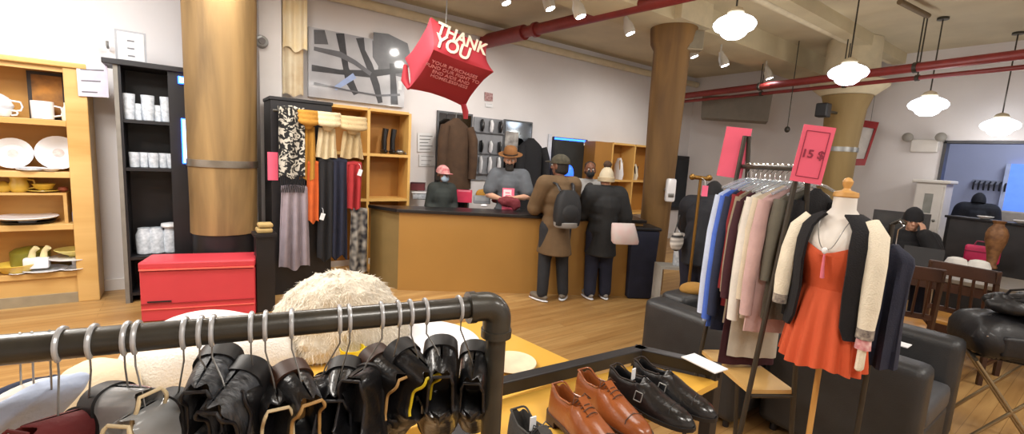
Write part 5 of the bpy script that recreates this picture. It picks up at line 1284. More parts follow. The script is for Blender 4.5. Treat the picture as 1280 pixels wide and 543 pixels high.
# table
TOPW = mat('grey table top', '#6e665b', .4, var=.1)
tA_ = zat(1122, 338, .76); tB_ = zat(1180, 352, .76)
tb_ = thing('dining_table', 'dark dining table with a pale edge in front of the man in the beanie', 'table', (6.55, 1.2, 0))
tl_ = V((6.55, 1.2, 0)); tl_ = zat(1165, 342, .76); 
tb_.location = V((tl_.x + .25, tl_.y - .25, 0))
build(MB().box((0, 0, .74), (.8, 1.7, .04)), 'tabletop', TOPW, tb_, local=True, smooth=False, bevel=.006)
for sx in (-1, 1): build(MB().box((sx * .37, 0, .67), (.025, 1.56, .09)), 'apron', DKW, tb_, local=True, smooth=False)
for sx in (-1, 1):
    for sy in (-1, 1): build(MB().box((sx * .35, sy * .78, .36), (.07, .07, .72)), 'leg', DKW, tb_, local=True, smooth=False)
tz = .761
def ontab(px, py): return zat(px, py, tz)
p = ontab(1150, 338); t_ = thing('laptop', 'dark open laptop on the dining table before the man in the beanie', 'laptop', p, radians(-80))
build(MB().box((0, 0, .01), (.32, .23, .018)), 'base', BLACKW, t_, local=True, smooth=False)
build(MB().box((0, .0, .12), (.32, .012, .22), T(0, .1, 0) @ Matrix.Rotation(radians(-15), 4, 'X')), 'lid', BLACKW, t_, local=True, smooth=False)
WH = mat('white felt', '#dcdad6', .9, bump=.2)
for px, py, lb in ((1194, 333, 'white rounded hat on the dining table left of the pink bag'), (1222, 337, 'white rounded hat on the dining table in front of the pink bag')):
    p = ontab(px, py + 3); t_ = thing('hat', lb, 'hat', p)
    build(MB().lathe([(.17, 0), (.17, .006), (.1, .012), (.095, .06), (.075, .11), (.04, .125), (.001, .128)]), 'crown', WH, t_, local=True)
p = ontab(1222, 330) + V((.15, 0, 0)); t_ = thing('pink_bag', 'hot pink handbag standing on the dining table among the white hats', 'bag', p, radians(-85))
build(rbox(MB(), (0, 0, .1), (.3, .1, .2), .03), 'body', mat('hot pink leather', '#c22659', .5), t_, local=True)
build(MB().box((0, -.052, .13), (.3, .008, .012)), 'seam', mat('dark pink', '#8a1840', .5), t_, local=True, smooth=False)
build(MB().tube([(-.08, 0, .19), (-.06, 0, .25), (.06, 0, .25), (.08, 0, .19)], .008, 8), 'handle', mat('dark pink', '#8a1840', .5), t_, local=True)
# seated man with black beanie
mp_ = dat(1136, 300, 5.6); mp_ = V((mp_.x, mp_.y, 0))
tm_ = thing('person', 'person in a black beanie and dark jacket seated at the table, hand to cheek', 'person', mp_, face_rz(mp_, (0, -.6)))
hd_ = dat(1136, 289, 5.6)
dzh = hd_.z - 1.19
hs = Human(tm_, 1.75, dict(pel=(0, .05, .50), chest=(0, .0, .85), neck=(0, -.04, 1.03), head=(0, -.09, 1.19), shl=(.19, -.02, .98), shr=(-.19, -.02, .98), ell=(.25, -.25, .80), elr=(-.26, -.22, .74), wrl=(.11, -.22, 1.06), wrr=(-.1, -.42, .78), hdl=(-.25, .35, 1), hnl=(-.6, .6, 0), hdr=(.5, -1, 0), hnr=(0, 0, -1), hipl=(.1, .02, .49), hipr=(-.1, .02, .49), knl=(.13, -.42, .5), knr=(-.13, -.42, .5), anl=(.13, -.4, .09), anr=(-.13, -.4, .09), toel=(.14, -.56, .035), toer=(-.14, -.56, .035)), SKIN3, nod=.15)
hs.body(); hs.trousers(NAVY); hs.shoes(BLEATH, BLACKW); hs.torso(BCLOTH, 'jacket', .045, hem=.5, collar=.04)
hs.hat_shell(BCLOTH, 'beanie', .112, .015, .17, .01)
dc3 = dup(dc1, up(mp_, 0) + V((.06, .02, 0)), tm_.rotation_euler.z, 'dark dining chair on which the man in the black beanie sits')
# dark shelving behind the man
# white cabinet
wl, wr_ = xat(1146, 228, 9.15), xat(1184, 228, 9.15)
tw_ = thing('white_cabinet', 'tall white cabinet with a glass door in front of the far wall', 'cabinet', ((9.15 + FX) / 2, (wl.y + wr_.y) / 2, 0))
cy0, cy1, ch = wr_.y, wl.y, wl.z
CABW = mat('white cabinet paint', '#d5d2ce', .5, var=.03)
build(MB().span((9.15, cy0, 0), (FX - .02, cy1, ch)), 'carcass', CABW, tw_, smooth=False)
build(MB().span((9.09, cy0 - .05, ch), (FX - .02, cy1 + .05, ch + .05)), 'cornice', CABW, tw_, smooth=False, bevel=.015)
f = MB(); dz0 = .15
for a, b in (((9.12, cy0 + .02, dz0), (9.148, cy0 + .12, ch - .04)), ((9.12, cy1 - .12, dz0), (9.148, cy1 - .02, ch - .04)), ((9.12, cy0 + .12, ch - .16), (9.148, cy1 - .12, ch - .04)), ((9.12, cy0 + .12, dz0), (9.148, cy1 - .12, dz0 + .12)), ((9.12, cy0 + .12, 1.15), (9.148, cy1 - .12, 1.2))): f.span(a, b)
dr = build(f, 'door', CABW, tw_, smooth=False)
build(MB().span((9.132, cy0 + .12, 1.2), (9.14, cy1 - .12, ch - .16)), 'pane', mat('grey cabinet glass', '#8f928e', .15, var=.2, scale=4), dr, smooth=False)
build(MB().span((9.132, cy0 + .12, dz0 + .12), (9.14, cy1 - .12, 1.15)), 'lower_panel', mat('grey cabinet glass', '#8f928e', .15), dr, smooth=False)
build(MB().ell((9.105, cy0 + .07, 1.1), .02), 'knob', STEEL, dr)
# emergency light
e0 = xat(1156, 181, FX - .04); te = thing('emergency_light', 'white twin headed emergency light on the far wall above the white cabinet', 'light', e0)
build(MB().box(e0 + V((0, 0, -.02)), (.08, .34, .2)), 'case', CABW, te, smooth=False, bevel=.015)
for s_ in (-1, 1):
    build(MB().lathe([(.03, 0), (.065, .03), (.07, .08), (.06, .085)], e0 + V((-.05, s_ * .2, .11)), mx=Matrix.Rotation(radians(-90), 4, 'Y')), 'lamp_head', mat('grey lamp head', '#8d8a84', .4), te)
# red framed tilted mirror
rm = [dat(1078, 150, 7.3), dat(1099, 153, 7.25), dat(1081, 207, 7.25), dat(1062, 207, 7.3)]
trm = thing('wall_picture', 'red framed panel hanging tilted beside the far timber column', 'picture frame', rm[3])
cen = sum(rm, V()) / 4; b_ = V((.05, .03, 0))
for i in range(4):
    a, b = rm[i], rm[(i + 1) % 4]; ai, bi = a.lerp(cen, .3), b.lerp(cen, .3)
    build(MB().hexa([a, b, bi, ai, a + b_, b + b_, bi + b_, ai + b_]), 'frame_side', mat('red lacquer frame', '#8c2226', .4), trm, smooth=False)
ii = [p.lerp(cen, .28) for p in rm]
build(MB().hexa([p + b_ * .6 for p in ii] + [p + b_ * .8 for p in ii]), 'panel', mat('pale panel', '#c9c6c2', .4), trm, smooth=False)
wtop = (rm[0] + rm[1]) / 2
build(MB().cyl(wtop, (wtop.x, wtop.y, CZ), .004, n=6), 'wire', STEEL, trm)
# dark partition / counter at the right
pa, pb = dat(1183, 276, 6.0), dat(1280, 279, 5.25); ptz = (pa.z + pb.z) / 2
pdir = (pb - pa); pdir.z = 0; pdir.normalize(); pnn = V((-pdir.y, pdir.x, 0))
PARTM = mat('dark grey partition', '#343436', .4, var=.15)
tq = thing('low_partition', 'low dark grey partition behind the dining table at the right', 'partition', up(pa, 0))
e_ = pa + pdir * 2.6
build(slab([pa, e_, e_ + pnn * .06, pa + pnn * .06], 0, ptz), 'panel', PARTM, tq, smooth=False)
build(slab([pa - pnn * .02 - pdir * .02, e_ - pnn * .02, e_ + pnn * .22, pa + pnn * .22 - pdir * .02], ptz, ptz + .03), 'cap', BLACKW, tq, smooth=False, bevel=.006)
build(slab([pa, pa + pnn * .3, pa + pnn * .3 + pdir * .04, pa + pdir * .04], 0, ptz), 'end_panel', PARTM, tq, smooth=False)
for px, lb in ((1230, 'small white dish left of the brown vase on the partition'), (1274, 'small white dish right of the brown vase on the partition')):
    q = pa + pdir * ((px - 1183) / 97 * (pb - pa).length) + pnn * .05
    t_ = thing('dish', lb, 'dish', up(q, ptz + .031))
    build(MB().lathe([(.03, 0), (.05, .005), (.08, .035), (.075, .038), (.03, .01)]), 'bowl', PORC, t_, local=True)
# brown vase: stands on the table in front of the partition
p = dat(1245, 300, 5.0); vb = tz
t_ = thing('brown_vase', 'tall brown patterned vase standing on the dining table before the partition', 'vase', up(p, vb))
vt = dat(1245, 276, 5.0).z - vb; R_ = .085
VAS = mat('brown carved vase', '#5d3b22', .55, color2='#8a6038', scale=22, bump=.4, bscale=40)
build(MB().lathe([(.05, 0), (.055, .01), (.04, .05), (R_ * .62, vt * .3), (R_ * 1.05, vt * .58), (R_ * 1.1, vt * .72), (R_ * .9, vt * .83), (R_ * .55, vt * .9), (R_ * .5, vt * .94), (R_ * .72, vt), (R_ * .6, vt), (R_ * .4, vt * .92)]), 'body', VAS, t_, local=True)
# far room beyond the opening
cb0, cb1 = xat(1216, 229, 12.38), xat(1262, 231, 12.38)
tcr = thing('coat_rack', 'row of dark coat hooks on the wall of the room beyond the wide opening', 'coat rack', cb1)
mb = MB().span((12.33, cb1.y, cb1.z - .02), (12.398, cb0.y, cb1.z + .06)); build(mb, 'board', mat('grey hook board', '#8d8f9a', .6), tcr, smooth=False)
for i in range(7):
    y = cb1.y + (cb0.y - cb1.y) * (i + .5) / 7
    build(MB().tube([(12.33, y, cb1.z + .03), (12.25, y, cb1.z - .0), (12.24, y, cb1.z - .1), (12.26, y, cb1.z - .13)], .014, 8), 'hook', BLACKW, tcr)
pf = dat(1221, 262, 7.9); pf = V((pf.x, pf.y, 0))
tpf = thing('person', 'person in a black hooded coat in the room beyond the wide opening', 'person', pf, face_rz((0, 0), (1, .2)))
hz_ = dat(1221, 249, 7.9).z
hf = Human(tpf, 1.52, None, SKIN, nod=.2)
hf.body(); hf.trousers(NAVY); hf.shoes(BLEATH, BLACKW); hf.torso(BCLOTH, 'coat', .09, hem=.6, flare=1.1, collar=.05); hf.hat_shell(BCLOTH, 'hood', .125, -.07, .14, .02)
b0 = xat(1262, 205, 12.35); b1 = xat(1280, 270, 12.35)
tbs = thing('blue_screen', 'blue lit panel in the room beyond the wide opening', 'screen', (12.35, (b0.y + b1.y) / 2, b1.z))
build(MB().span((12.3, b1.y - .9, b1.z), (12.398, b0.y, b0.z)), 'panel', mat('blue lit panel', '#5f86d8', .4, emit=.9, ecol='#5079dd'), tbs, smooth=False)
build(MB().span((12.28, b0.y - .03, b1.z), (12.395, b0.y + .03, b0.z)), 'edge', mat('pale edge', '#b9c4de', .4), tbs, smooth=False)
p = xat(1271, 258, 12.0); t_ = thing('wall_phone_box', 'beige box low on the wall below the blue panel', 'box', p); 
build(MB().span((11.9, p.y - .3, p.z - .7), (12.2, p.y + .28, p.z - .1)), 'box', mat('beige box', '#a49a8c', .6), t_, smooth=False, bevel=.02)
build(MB().span((11.9, p.y - .2, 0), (12.2, p.y + .2, p.z - .7)), 'pedestal', mat('beige box', '#a49a8c', .6), t_, smooth=False)
# ================================================================ BLACK BAGS ON A FOLDING STAND (right edge)
bpos = zat(1262, 442, .62); 
ts = thing('folding_stand', 'folding luggage stand with thin metal legs under the black bags at the right edge', 'stand', up(bpos, 0), radians(20))
wst = .46
for sx in (-1, 1):
    for sy in (-1, 1):
        build(MB().cyl((sx * .22, sy * .2 - .05 * 0, .60), (sx * .22, -sy * .22, 0), .011, n=10), 'leg', mat('brass grey tube', '#9b8a6c', .35, metal=.7), ts, local=True)
for sy in (-1, 1): build(MB().cyl((-.24, sy * .2, .60), (.24, sy * .2, .60), .012, n=10), 'top_rail', BLACKM, ts, local=True)
for i in range(3): build(MB().box((-.14 + .14 * i, 0, .607), (.05, .42, .006)), 'strap', BLACKW, ts, local=True, smooth=False)
GLB = mat('glossy black leather', '#121216', .5, var=.3, scale=5, bump=.25, bscale=30, coat=.08)
tb1 = thing('black_bag', 'large glossy black leather bag on the folding stand at the right edge', 'bag', up(bpos, .612), radians(-50))
mb = MB()
rings = []
for z, w, d in ((0, .25, .19), (.03, .29, .23), (.12, .31, .24), (.2, .30, .2), (.25, .25, .14), (.27, .17, .07)): rings.append(ring(w * .93, d * .9, z, 36, e=.42))
build(mb.loft(rings), 'body', GLB, tb1, local=True, disp=.035, dscale=.06, sub=1)
build(rbox(MB(), (0, -.185, .10), (.36, .05, .13), .02), 'front_pocket', GLB, tb1, local=True)
build(MB().tube([(-.25, -.17, .15), (0, -.215, .145), (.25, -.17, .15)], .004, 8), 'zip', CHROME, tb1, local=True)
build(MB().tube([(-.12, -.03, .25), (-.1, -.05, .36), (.02, -.06, .39), (.12, -.05, .34), (.13, -.03, .25)], .013, 8), 'handle', BLEATH, tb1, local=True)
tb2 = thing('black_jacket', 'black leather jacket heaped on top of the large bag at the right edge', 'jacket', up(bpos, .885) + V((.0, -.02, 0)), radians(-50))
mb = MB(); 
for i in range(9): mb.ell((random.uniform(-.19, .19), random.uniform(-.1, .1), .03 + random.uniform(0, .07)), (.11, .045, .05), RZ(random.uniform(0, 3)))
build(mb, 'heap', GLB, tb2, local=True, remesh=.014, relax=2, disp=.03, dscale=.05)
build(MB().tube([(-.12, .02, .06), (-.1, -.02, .15), (0, -.05, .18), (.1, -.02, .14), (.12, .02, .06)], .014, 8, flat=.5), 'belt_loop', GLB, tb2, local=True)

# ================================================================ SMALL THINGS BEYOND THE RAIL
BRASS = mat('old brass', '#8c6a34', .35, metal=.8)
p = dat(876, 222, 4.3); t_ = thing('brass_stand', 'old brass T-shaped stand rising behind the stooping person, pink tag on it', 'stand', (p.x, p.y, 0))
build(MB().cyl((0, 0, .02), (0, 0, p.z), .014).lathe([(.15, 0), (.15, .015), (.02, .03)]), 'post', BRASS, t_, local=True)
q = rh * .08
build(MB().cyl(q * -1 + V((0, 0, p.z)), q + V((0, 0, p.z - .01)), .02).ell(q + V((0, 0, p.z)), .03).ell(q * -1 + V((0, 0, p.z)), .03), 'cross_bar', BRASS, t_, local=True)
p2 = dat(881, 239, 4.22); t2_ = thing('price_tag', 'small hot pink tag hanging on the brass stand', 'tag', p2)
build(MB().box((0, 0, 0), (.055, .004, .1), RZ(math.atan2(rh.y, rh.x))), 'card', mat('bright pink tag', '#ff6f96', .5), t2_, local=True, smooth=False)
build(MB().tube([(0, 0, .05), (0, .01, .1), (p.x - p2.x, p.y - p2.y, p.z - p2.z)], .002, 6), 'string', PAPER, t2_, local=True)
# low white shelf of bottles between column and stooping person
sb_ = dat(849, 332, 5.3); t_ = thing('low_shelf', 'low grey shelf with bottles beside the foot of the carved column', 'shelf', up(sb_, 0), math.atan2(rh.y, rh.x))
zz1 = sb_.z
build(MB().box((0, 0, zz1 - .015), (.5, .25, .03)), 'upper_board', mat('grey laminate', '#a8a59e', .5), t_, local=True, smooth=False)
build(MB().box((0, 0, .12), (.5, .25, .03)), 'lower_board', mat('grey laminate', '#a8a59e', .5), t_, local=True, smooth=False)
for sx in (-1, 1): build(MB().box((sx * .24, 0, zz1 / 2 - .015), (.02, .25, zz1 - .03)), 'side', mat('grey laminate', '#a8a59e', .5), t_, local=True, smooth=False)
for i, (dx, hh_, lb) in enumerate(((-.03, .42, 'tall clear bottle on the low grey shelf beside the carved column'), (.06, .33, 'shorter clear bottle on the low grey shelf beside the stooping person'))):
    b_ = thing('bottle', lb, 'bottle', up(sb_ + rh * dx, zz1 + .001))
    build(MB().lathe([(.045, 0), (.05, .01), (.05, hh_ * .6), (.02, hh_ * .8), (.02, hh_)]), 'body', WRAP, b_, local=True)
    build(MB().lathe([(.024, hh_ + .001), (.024, hh_ + .03)]), 'cap', mat('blue cap', '#5a76b8', .4), b_, local=True)
# grey framed mirror leaning behind the seated man
mc = dat(1128, 262, 6.4); bz = 0
t_ = thing('leaning_mirror', 'grey framed cheval mirror standing behind the man in the black beanie', 'mirror', up(mc, 0), face_rz((mc.x, mc.y), (0, 0)))
zt_ = dat(1128, 265, 6.4).z
build(MB().box((0, 0, zt_ / 2), (.62, .03, zt_), None), 'frame', mat('dark grey frame', '#39383a', .5), t_, local=True, smooth=False)
build(MB().box((0, -.018, zt_ / 2), (.54, .006, zt_ - .1), None), 'glass', mat('dim mirror', '#6d6f70', .15, metal=.6), t_, local=True, smooth=False)
# ================================================================ LOW DISPLAY PLATFORM (yellow)
PLZ = .42
e0 = zat(600, 399, PLZ); e1 = zat(722, 453, PLZ)
YP = mat('yellow varnished board', '#d6a646', .35, var=.06, scale=2, stretch=(.2, 1, 1), coat=.15)
xR = (e0.x + e1.x) / 2 + .02; yT = e0.y
tpl = thing('display_platform', 'low yellow display platform carrying the white furs and round white dish', 'platform', (xR - 1.3, yT - .6, 0))
build(MB().hexa([(xR - 2.5, yT - 1.05, PLZ - .05), (e1.x + .0, yT - 1.05, PLZ - .05), (e0.x, yT, PLZ - .05), (xR - 2.5, yT, PLZ - .05), (xR - 2.5, yT - 1.05, PLZ), (e1.x + .0, yT - 1.05, PLZ), (e0.x, yT, PLZ), (xR - 2.5, yT, PLZ)]), 'top', YP, tpl, smooth=False, bevel=.006)
build(MB().span((xR - 2.45, yT - .95, 0), (xR - .25, yT - .08, PLZ - .05)), 'base', OAKY, tpl, smooth=False)
p = zat(520, 436, PLZ); td_ = thing('round_tray', 'large round white dish lying on the yellow platform behind the pipe rack', 'dish', up(p, PLZ + .001))
build(MB().lathe([(.2, 0), (.37, .012), (.42, .03), (.415, .036), (.36, .02), (.001, .012)], n=56), 'dish', PORC, td_, local=True)
p = zat(640, 457, PLZ); t_ = thing('round_tray', 'smaller round cream dish on the yellow platform, right of the pipe upright', 'dish', up(p, PLZ + .001))
build(MB().lathe([(.08, 0), (.13, .01), (.15, .022), (.147, .026), (.12, .014), (.001, .008)], n=40), 'dish', mat('cream dish', '#d5c8ac', .4), t_, local=True)
# fluffy fur mound
FUR = mat('white fluffy fur', '#cbc2b0', .95, var=.1, scale=9, bump=.9, bscale=45, sheen=.5)
fc = dat(432, 408, 2.95)
tfu = thing('fur_throw', 'white shaggy fur throw heaped on the yellow platform behind the pipe rack', 'fur', (fc.x, fc.y, PLZ + .001))
ftop = dat(405, 334, 2.95).z - PLZ
mb = MB(); rings = []
import mathutils
for i in range(16):
    f = i / 15; 
    w = .42 * (1 - f ** 2.0) ** .55 + .015; z = ftop * f
    rr = []
    for j in range(72):
        a = 2 * pi * j / 72
        k_ = 1 + .10 * noise.noise(V((cos(a) * 2, sin(a) * 2, f * 3))) + .06 * sin(11 * a + 3 * f) * (1 - f)
        rr.append(V((w * k_ * cos(a) - .06 * f, w * .72 * k_ * sin(a), z)))
    rings.append(rr)
fo = build(mb.loft(rings), 'throw', FUR, tfu, local=True, sub=1, disp=.05, dscale=.05)
HAIRW = mat('white fur strands', '#d6cebf', .9, var=.1, scale=30)
mb = MB(); me_ = fo.data
rnd = random.Random(3); vs = me_.vertices
for i in rnd.sample(range(len(vs)), min(5200, len(vs))):
    v = vs[i]; n = v.normal.copy(); 
    if v.co.z < .03: continue
    d = (n * .5 + V((rnd.uniform(-.5, .5), rnd.uniform(-.5, .5), -.7 + rnd.uniform(-.3, .3)))).normalized(); L_ = rnd.uniform(.018, .045)
    s_ = d.cross(n).normalized() * .0022 if d.cross(n).length > .01 else V((.0022, 0, 0))
    b = v.co + n * .001
    a1, a2, a3 = mb.bm.verts.new(b - s_), mb.bm.verts.new(b + s_), mb.bm.verts.new(b + n * .006 + d * L_)
    mb.bm.faces.new((a1, a2, a3))
build(mb, 'fur_strands', HAIRW, tfu, local=True, kind='stuff')
# white rounded chair (dome) with cover
WHC = mat('white boucle', '#dcd9d3', .95, var=.05, bump=.6, bscale=90)
c0 = dat(272, 440, 2.5)
zb0 = PLZ + .001
tch = thing('white_pouf', 'big white draped cover rising to a dome behind the pipe rack, left of the fur', 'cover', (c0.x, c0.y, zb0))
dz = dat(258, 386, 2.5).z - zb0
mb = MB(); rings = []
for f, w, d, ox in ((0, .46, .34, .0), (.25, .44, .33, 0), (.5, .40, .30, -.02), (.68, .34, .27, -.04), (.74, .26, .22, -.05), (.86, .20, .17, -.065), (.95, .13, .11, -.07), (1, .03, .03, -.07)):
    rr = []
    for j in range(64):
        a = 2 * pi * j / 64; k_ = 1 + .035 * sin(9 * a + 2) * (1 - f)
        rr.append(V((ox + w * k_ * cos(a), d * k_ * sin(a), dz * f)))
    rings.append(rr)
o_ = build(mb.loft(rings), 'cover', WHC, tch, local=True, sub=1)
# cream dome hat at left
c1 = dat(120, 500, 2.0)
thd = thing('cream_hat', 'cream domed felt hat on a stand, lower left below the pipe', 'hat', (c1.x, c1.y, PLZ + .001))
tzp = dat(120, 449, 2.0).z - PLZ; hh = .30
build(MB().lathe([(.21, tzp - hh), (.22, tzp - hh + .01), (.165, tzp - .2), (.155, tzp - .1), (.1, tzp - .035), (.05, tzp - .006), (.001, tzp)], n=40), 'crown', mat('cream felt', '#cdbfa4', .95, var=.05, bump=.3), thd, local=True)
build(MB().cyl((0, 0, .02), (0, 0, tzp - .05), .015).lathe([(.13, 0), (.13, .02), (.02, .03)]), 'stand', IRON, thd, local=True)
p = zat(440, 455, PLZ); t_ = thing('yellow_cup', 'bright yellow cup on the platform beside the white fur', 'cup', up(p, PLZ + .001))
build(MB().lathe([(.05, 0), (.06, .01), (.07, .1), (.066, .1), (.05, .015)]), 'body', mat('bright yellow glaze', '#e3c818', .4), t_, local=True)
build(MB().tube([(.062, 0, .03), (.1, 0, .04), (.1, 0, .08), (.066, 0, .085)], .008, 8), 'handle', mat('bright yellow glaze', '#e3c818', .4), t_, local=True)
# ================================================================ FOREGROUND PIPE RACK
PZ = 1.38
pA = zat(0, 438, PZ); pB = zat(606, 383, PZ); pdr = (pB - pA); pdr.z = 0; pdr.normalize(); pnr = V((-pdr.y, pdr.x, 0))
PR = .021
tpr = thing('pipe_rack', 'black iron pipe clothes rack crossing the lower foreground', 'clothes rack', up(zat(622, 386, PZ), 0))
pE = pB + pdr * .028; pS = pA - pdr * .45
build(MB().cyl(pS, pE - pdr * .03, PR, n=32), 'top_pipe', BLACKM, tpr)
el = []
for i in range(9):
    a = pi / 2 * i / 8; r_ = .03
    el.append(pE - pdr * r_ + pdr * (r_ * sin(a)) + V((0, 0, -r_ + r_ * cos(a))))
build(MB().tube([el[0] - pdr * .03] + el + [el[-1] - V((0, 0, .03))], [PR + .008] * 11, 28, xh=pnr), 'elbow', BLACKM, tpr)
build(MB().cyl(el[0] - pdr * .034, el[0] - pdr * .02, PR + .0105, n=28), 'elbow_collar', BLACKM, tpr)
build(MB().cyl(el[-1] - V((0, 0, .02)), el[-1] - V((0, 0, .036)), PR + .0105, n=28), 'elbow_collar', BLACKM, tpr)
build(MB().cyl(V((el[-1].x, el[-1].y, .02)), el[-1], PR, n=28), 'upright', BLACKM, tpr)
build(MB().lathe([(.07, 0), (.07, .012), (.03, .02), (.03, .04)], (el[-1].x, el[-1].y, 0)), 'floor_flange', BLACKM, tpr)
q = pS; build(MB().cyl(V((q.x, q.y, .02)), q, PR, n=28), 'upright', BLACKM, tpr); build(MB().lathe([(.07, 0), (.07, .012), (.03, .02), (.03, .04)], (q.x, q.y, 0)), 'floor_flange', BLACKM, tpr)
# ---------------------------------------------------------------- SHOE builder: local +Y toe, z up, sole on z=0, heel at y=0
def shoe(lb, m, lining, solem, loc, rzv=0, L=.29, laces=True, buckle=False, group=None, eul=None, tag=False, lacem=None, s=1.0, tw=1.0, cap=True):
    t_ = thing('shoe', lb, 'shoe', loc, rzv, group)
    if eul is not None: t_.rotation_euler = eul
    n = 22; rings = []; ins = .028
    def hw(t): # half width
        return (.031 + .008 * sin(min(1, t / .9) * pi * .9) + .012 * max(0, sin((t - .35) / .62 * pi)) if .35 < t < .97 else .031 + .008 * sin(t * pi)) * tw
    def top(t):
        pts = [(0, .088), (.06, .094), (.2, .076), (.34, .080), (.42, .092), (.5, .086), (.62, .068), (.75, .054), (.88, .048), (.96, .036), (1, .02)]
        for i in range(len(pts) - 1):
            if pts[i][0] <= t <= pts[i + 1][0]:
                f = (t - pts[i][0]) / (pts[i + 1][0] - pts[i][0]); f = f * f * (3 - 2 * f); return pts[i][1] + (pts[i + 1][1] - pts[i][1]) * f
        return .02
    ts = [0, .004, .012, .022, .035, .06, .085, .12, .2, .28, .34, .38, .41, .44, .48, .54, .6, .68, .76, .84, .9, .94, .97, .99, 1.0]
    for t in ts:
        w = hw(t); 
        if t < .1: w *= (1 - (1 - t / .1) ** 2.2) ** .5 * .92 + .08
        if t > .86: w *= max(.06, (1 - ((t - .86) / .14) ** 2.0)) ** .5
        h = top(t); dip = 1 if .03 <= t <= .38 else (0 if t >= .44 or t <= .012 else (.44 - t) / .06 if t > .38 else .3)
        y = t * L; zf = .012
        rr = []
        half = []
        # outer side from sole up to rim
        for f in (0, .25, .5, .75, 1.0):
            ww = w * (1.0 - .30 * f ** 2) if dip > .5 or t < .45 else w * (1 - .35 * f ** 2.2)
            half.append((ww, zf + (h - zf) * f * (1 if dip > .5 else .82)))
        rimw, rimz = half[-1]
        for f in (.25, .5, .75, 1.0):
            flat_x = rimw * (1 - f); zt_ = rimz + (h - rimz) * (1 - (1 - f) ** 2)            # closed top
            dx_ = (rimw - .004) * (1 - max(0, f - .75) * 4); dz_ = max(ins, rimz - (rimz - ins) * min(1, f / .75))   # open: goes down inside
            half.append((flat_x * (1 - dip) + dx_ * dip, zt_ * (1 - dip) + dz_ * dip))
        right = [V((x_, y, z_)) for x_, z_ in half]; left = [V((-x_, y, z_)) for x_, z_ in reversed(half[:-1])]
        rings.append(right + left)
    mb = MB(); mb.loft(rings, caps=False, closed=False)
    bmesh.ops.holes_fill(mb.bm, edges=[e for e in mb.bm.edges if e.is_boundary and all(abs(v.co.y) < 1e-6 for v in e.verts)], sides=0)
    up_ = build(mb, 'upper', m, t_, local=True, sub=1)
    # insole / lining
    il = []
    for t in (.035, .08, .16, .25, .34, .41):
        il.append([V((x_ * (hw(t) * .8 - .003) * (1 if t > .05 else .5), t * L, .031)) for x_ in (-1, -.5, 0, .5, 1)])
    build(MB().loft(il, caps=False, closed=False), 'insole', lining, t_, local=True, solid=.004)
    rim = []
    for i in range(19):
        rim.append(.03 + .35 * i / 18)
    pr_ = [V((hw(t) * .70 * ((1 - (1 - t / .1) ** 2.2) ** .5 * .92 + .08 if t < .1 else 1), t * L, top(t) - .001)) for t in rim]
    build(MB().tube([V((-p.x, p.y, p.z)) for p in reversed(pr_)] + pr_, .0028, 8), 'collar', lining if not laces else m, t_, local=True)
    # sole
    out = []
    for t in ts:
        w = hw(t) + .004
        if t < .1: w *= (1 - (1 - t / .1) ** 2.2) ** .5 * .92 + .08
        if t > .86: w *= max(.06, (1 - ((t - .86) / .14) ** 2.0)) ** .5
        out.append((w, -.003 + t * (L + .007)))
    pl = [(x_, y_) for x_, y_ in out] + [(-x_, y_) for x_, y_ in reversed(out)]
    build(MB().prism(pl, .012, T(0, 0, .002)), 'sole', solem, t_, local=True)
    hl = [(x_, y_) for x_, y_ in out if y_ < .26 * L]; hl = hl + [(-x_, y_) for x_, y_ in reversed(hl)]
    build(MB().prism(hl, .02, T(0, 0, -.018)), 'heel', solem, t_, local=True)
    if cap:
        w = hw(.8) * .93
        build(MB().tube([(-w, .8 * L, .02), (-w * .75, .79 * L, .046), (0, .775 * L, top(.775) + .0015), (w * .75, .79 * L, .046), (w, .8 * L, .02)], .0016, 6), 'toe_seam', solem, t_, local=True)
    if laces:
        lm = lacem or BLACKW
        tg = []
        for t in (.36, .42, .5, .58): tg.append([V((x_ * .014, t * L, top(t) + (.010 if t < .45 else .002) - abs(x_) * .002)) for x_ in (-1, 0, 1)])
        build(MB().loft(tg, caps=False, closed=False), 'tongue', m, t_, local=True, solid=.004)
        for i in range(5):
            t = .40 + .042 * i; z = top(t) + .003
            build(MB().tube([(-.019, t * L, z - .006), (-.006, (t + .008) * L, z + .002), (.006, (t + .008) * L, z + .002), (.019, t * L, z - .006)], .0019, 6), 'lace', lm, t_, local=True)
        for sx in (-1, 1):
            build(MB().tube([(0, .4 * L, top(.4) + .006), (sx * .018, .385 * L, top(.4) + .014), (sx * .032, .42 * L, top(.42) - .002), (sx * .015, .42 * L, top(.42) + .006), (0, .4 * L, top(.4) + .006)], .0019, 6), 'bow_loop', lm, t_, local=True)
    if buckle:
        w = hw(.45) * .95
        build(MB().tube([(-w, .46 * L, .03), (-w * .7, .455 * L, .066), (0, .45 * L, top(.45) + .002), (w * .7, .455 * L, .066), (w, .46 * L, .03)], .011, 8, flat=.25), 'strap', m, t_, local=True)
        f_ = MB()
        cx_, cy_, cz_ = w * .93, .46 * L, .05
        for a, b in (((-1, -1), (1, -1)), ((1, -1), (1, 1)), ((1, 1), (-1, 1)), ((-1, 1), (-1, -1))):
            f_.cyl((cx_ + .003 - a[1] * .005, cy_ + a[0] * .012, cz_ + a[1] * .012), (cx_ + .003 - b[1] * .005, cy_ + b[0] * .012, cz_ + b[1] * .012), .0018, n=6)
        build(f_, 'buckle', STEEL, t_, local=True)
    if tag:
        build(MB().box((.002, .30 * L, top(.3) + .012), (.017, .004, .035), None), 'price_tag', PAPER, t_, local=True, smooth=False, label='white price tag')
    return t_
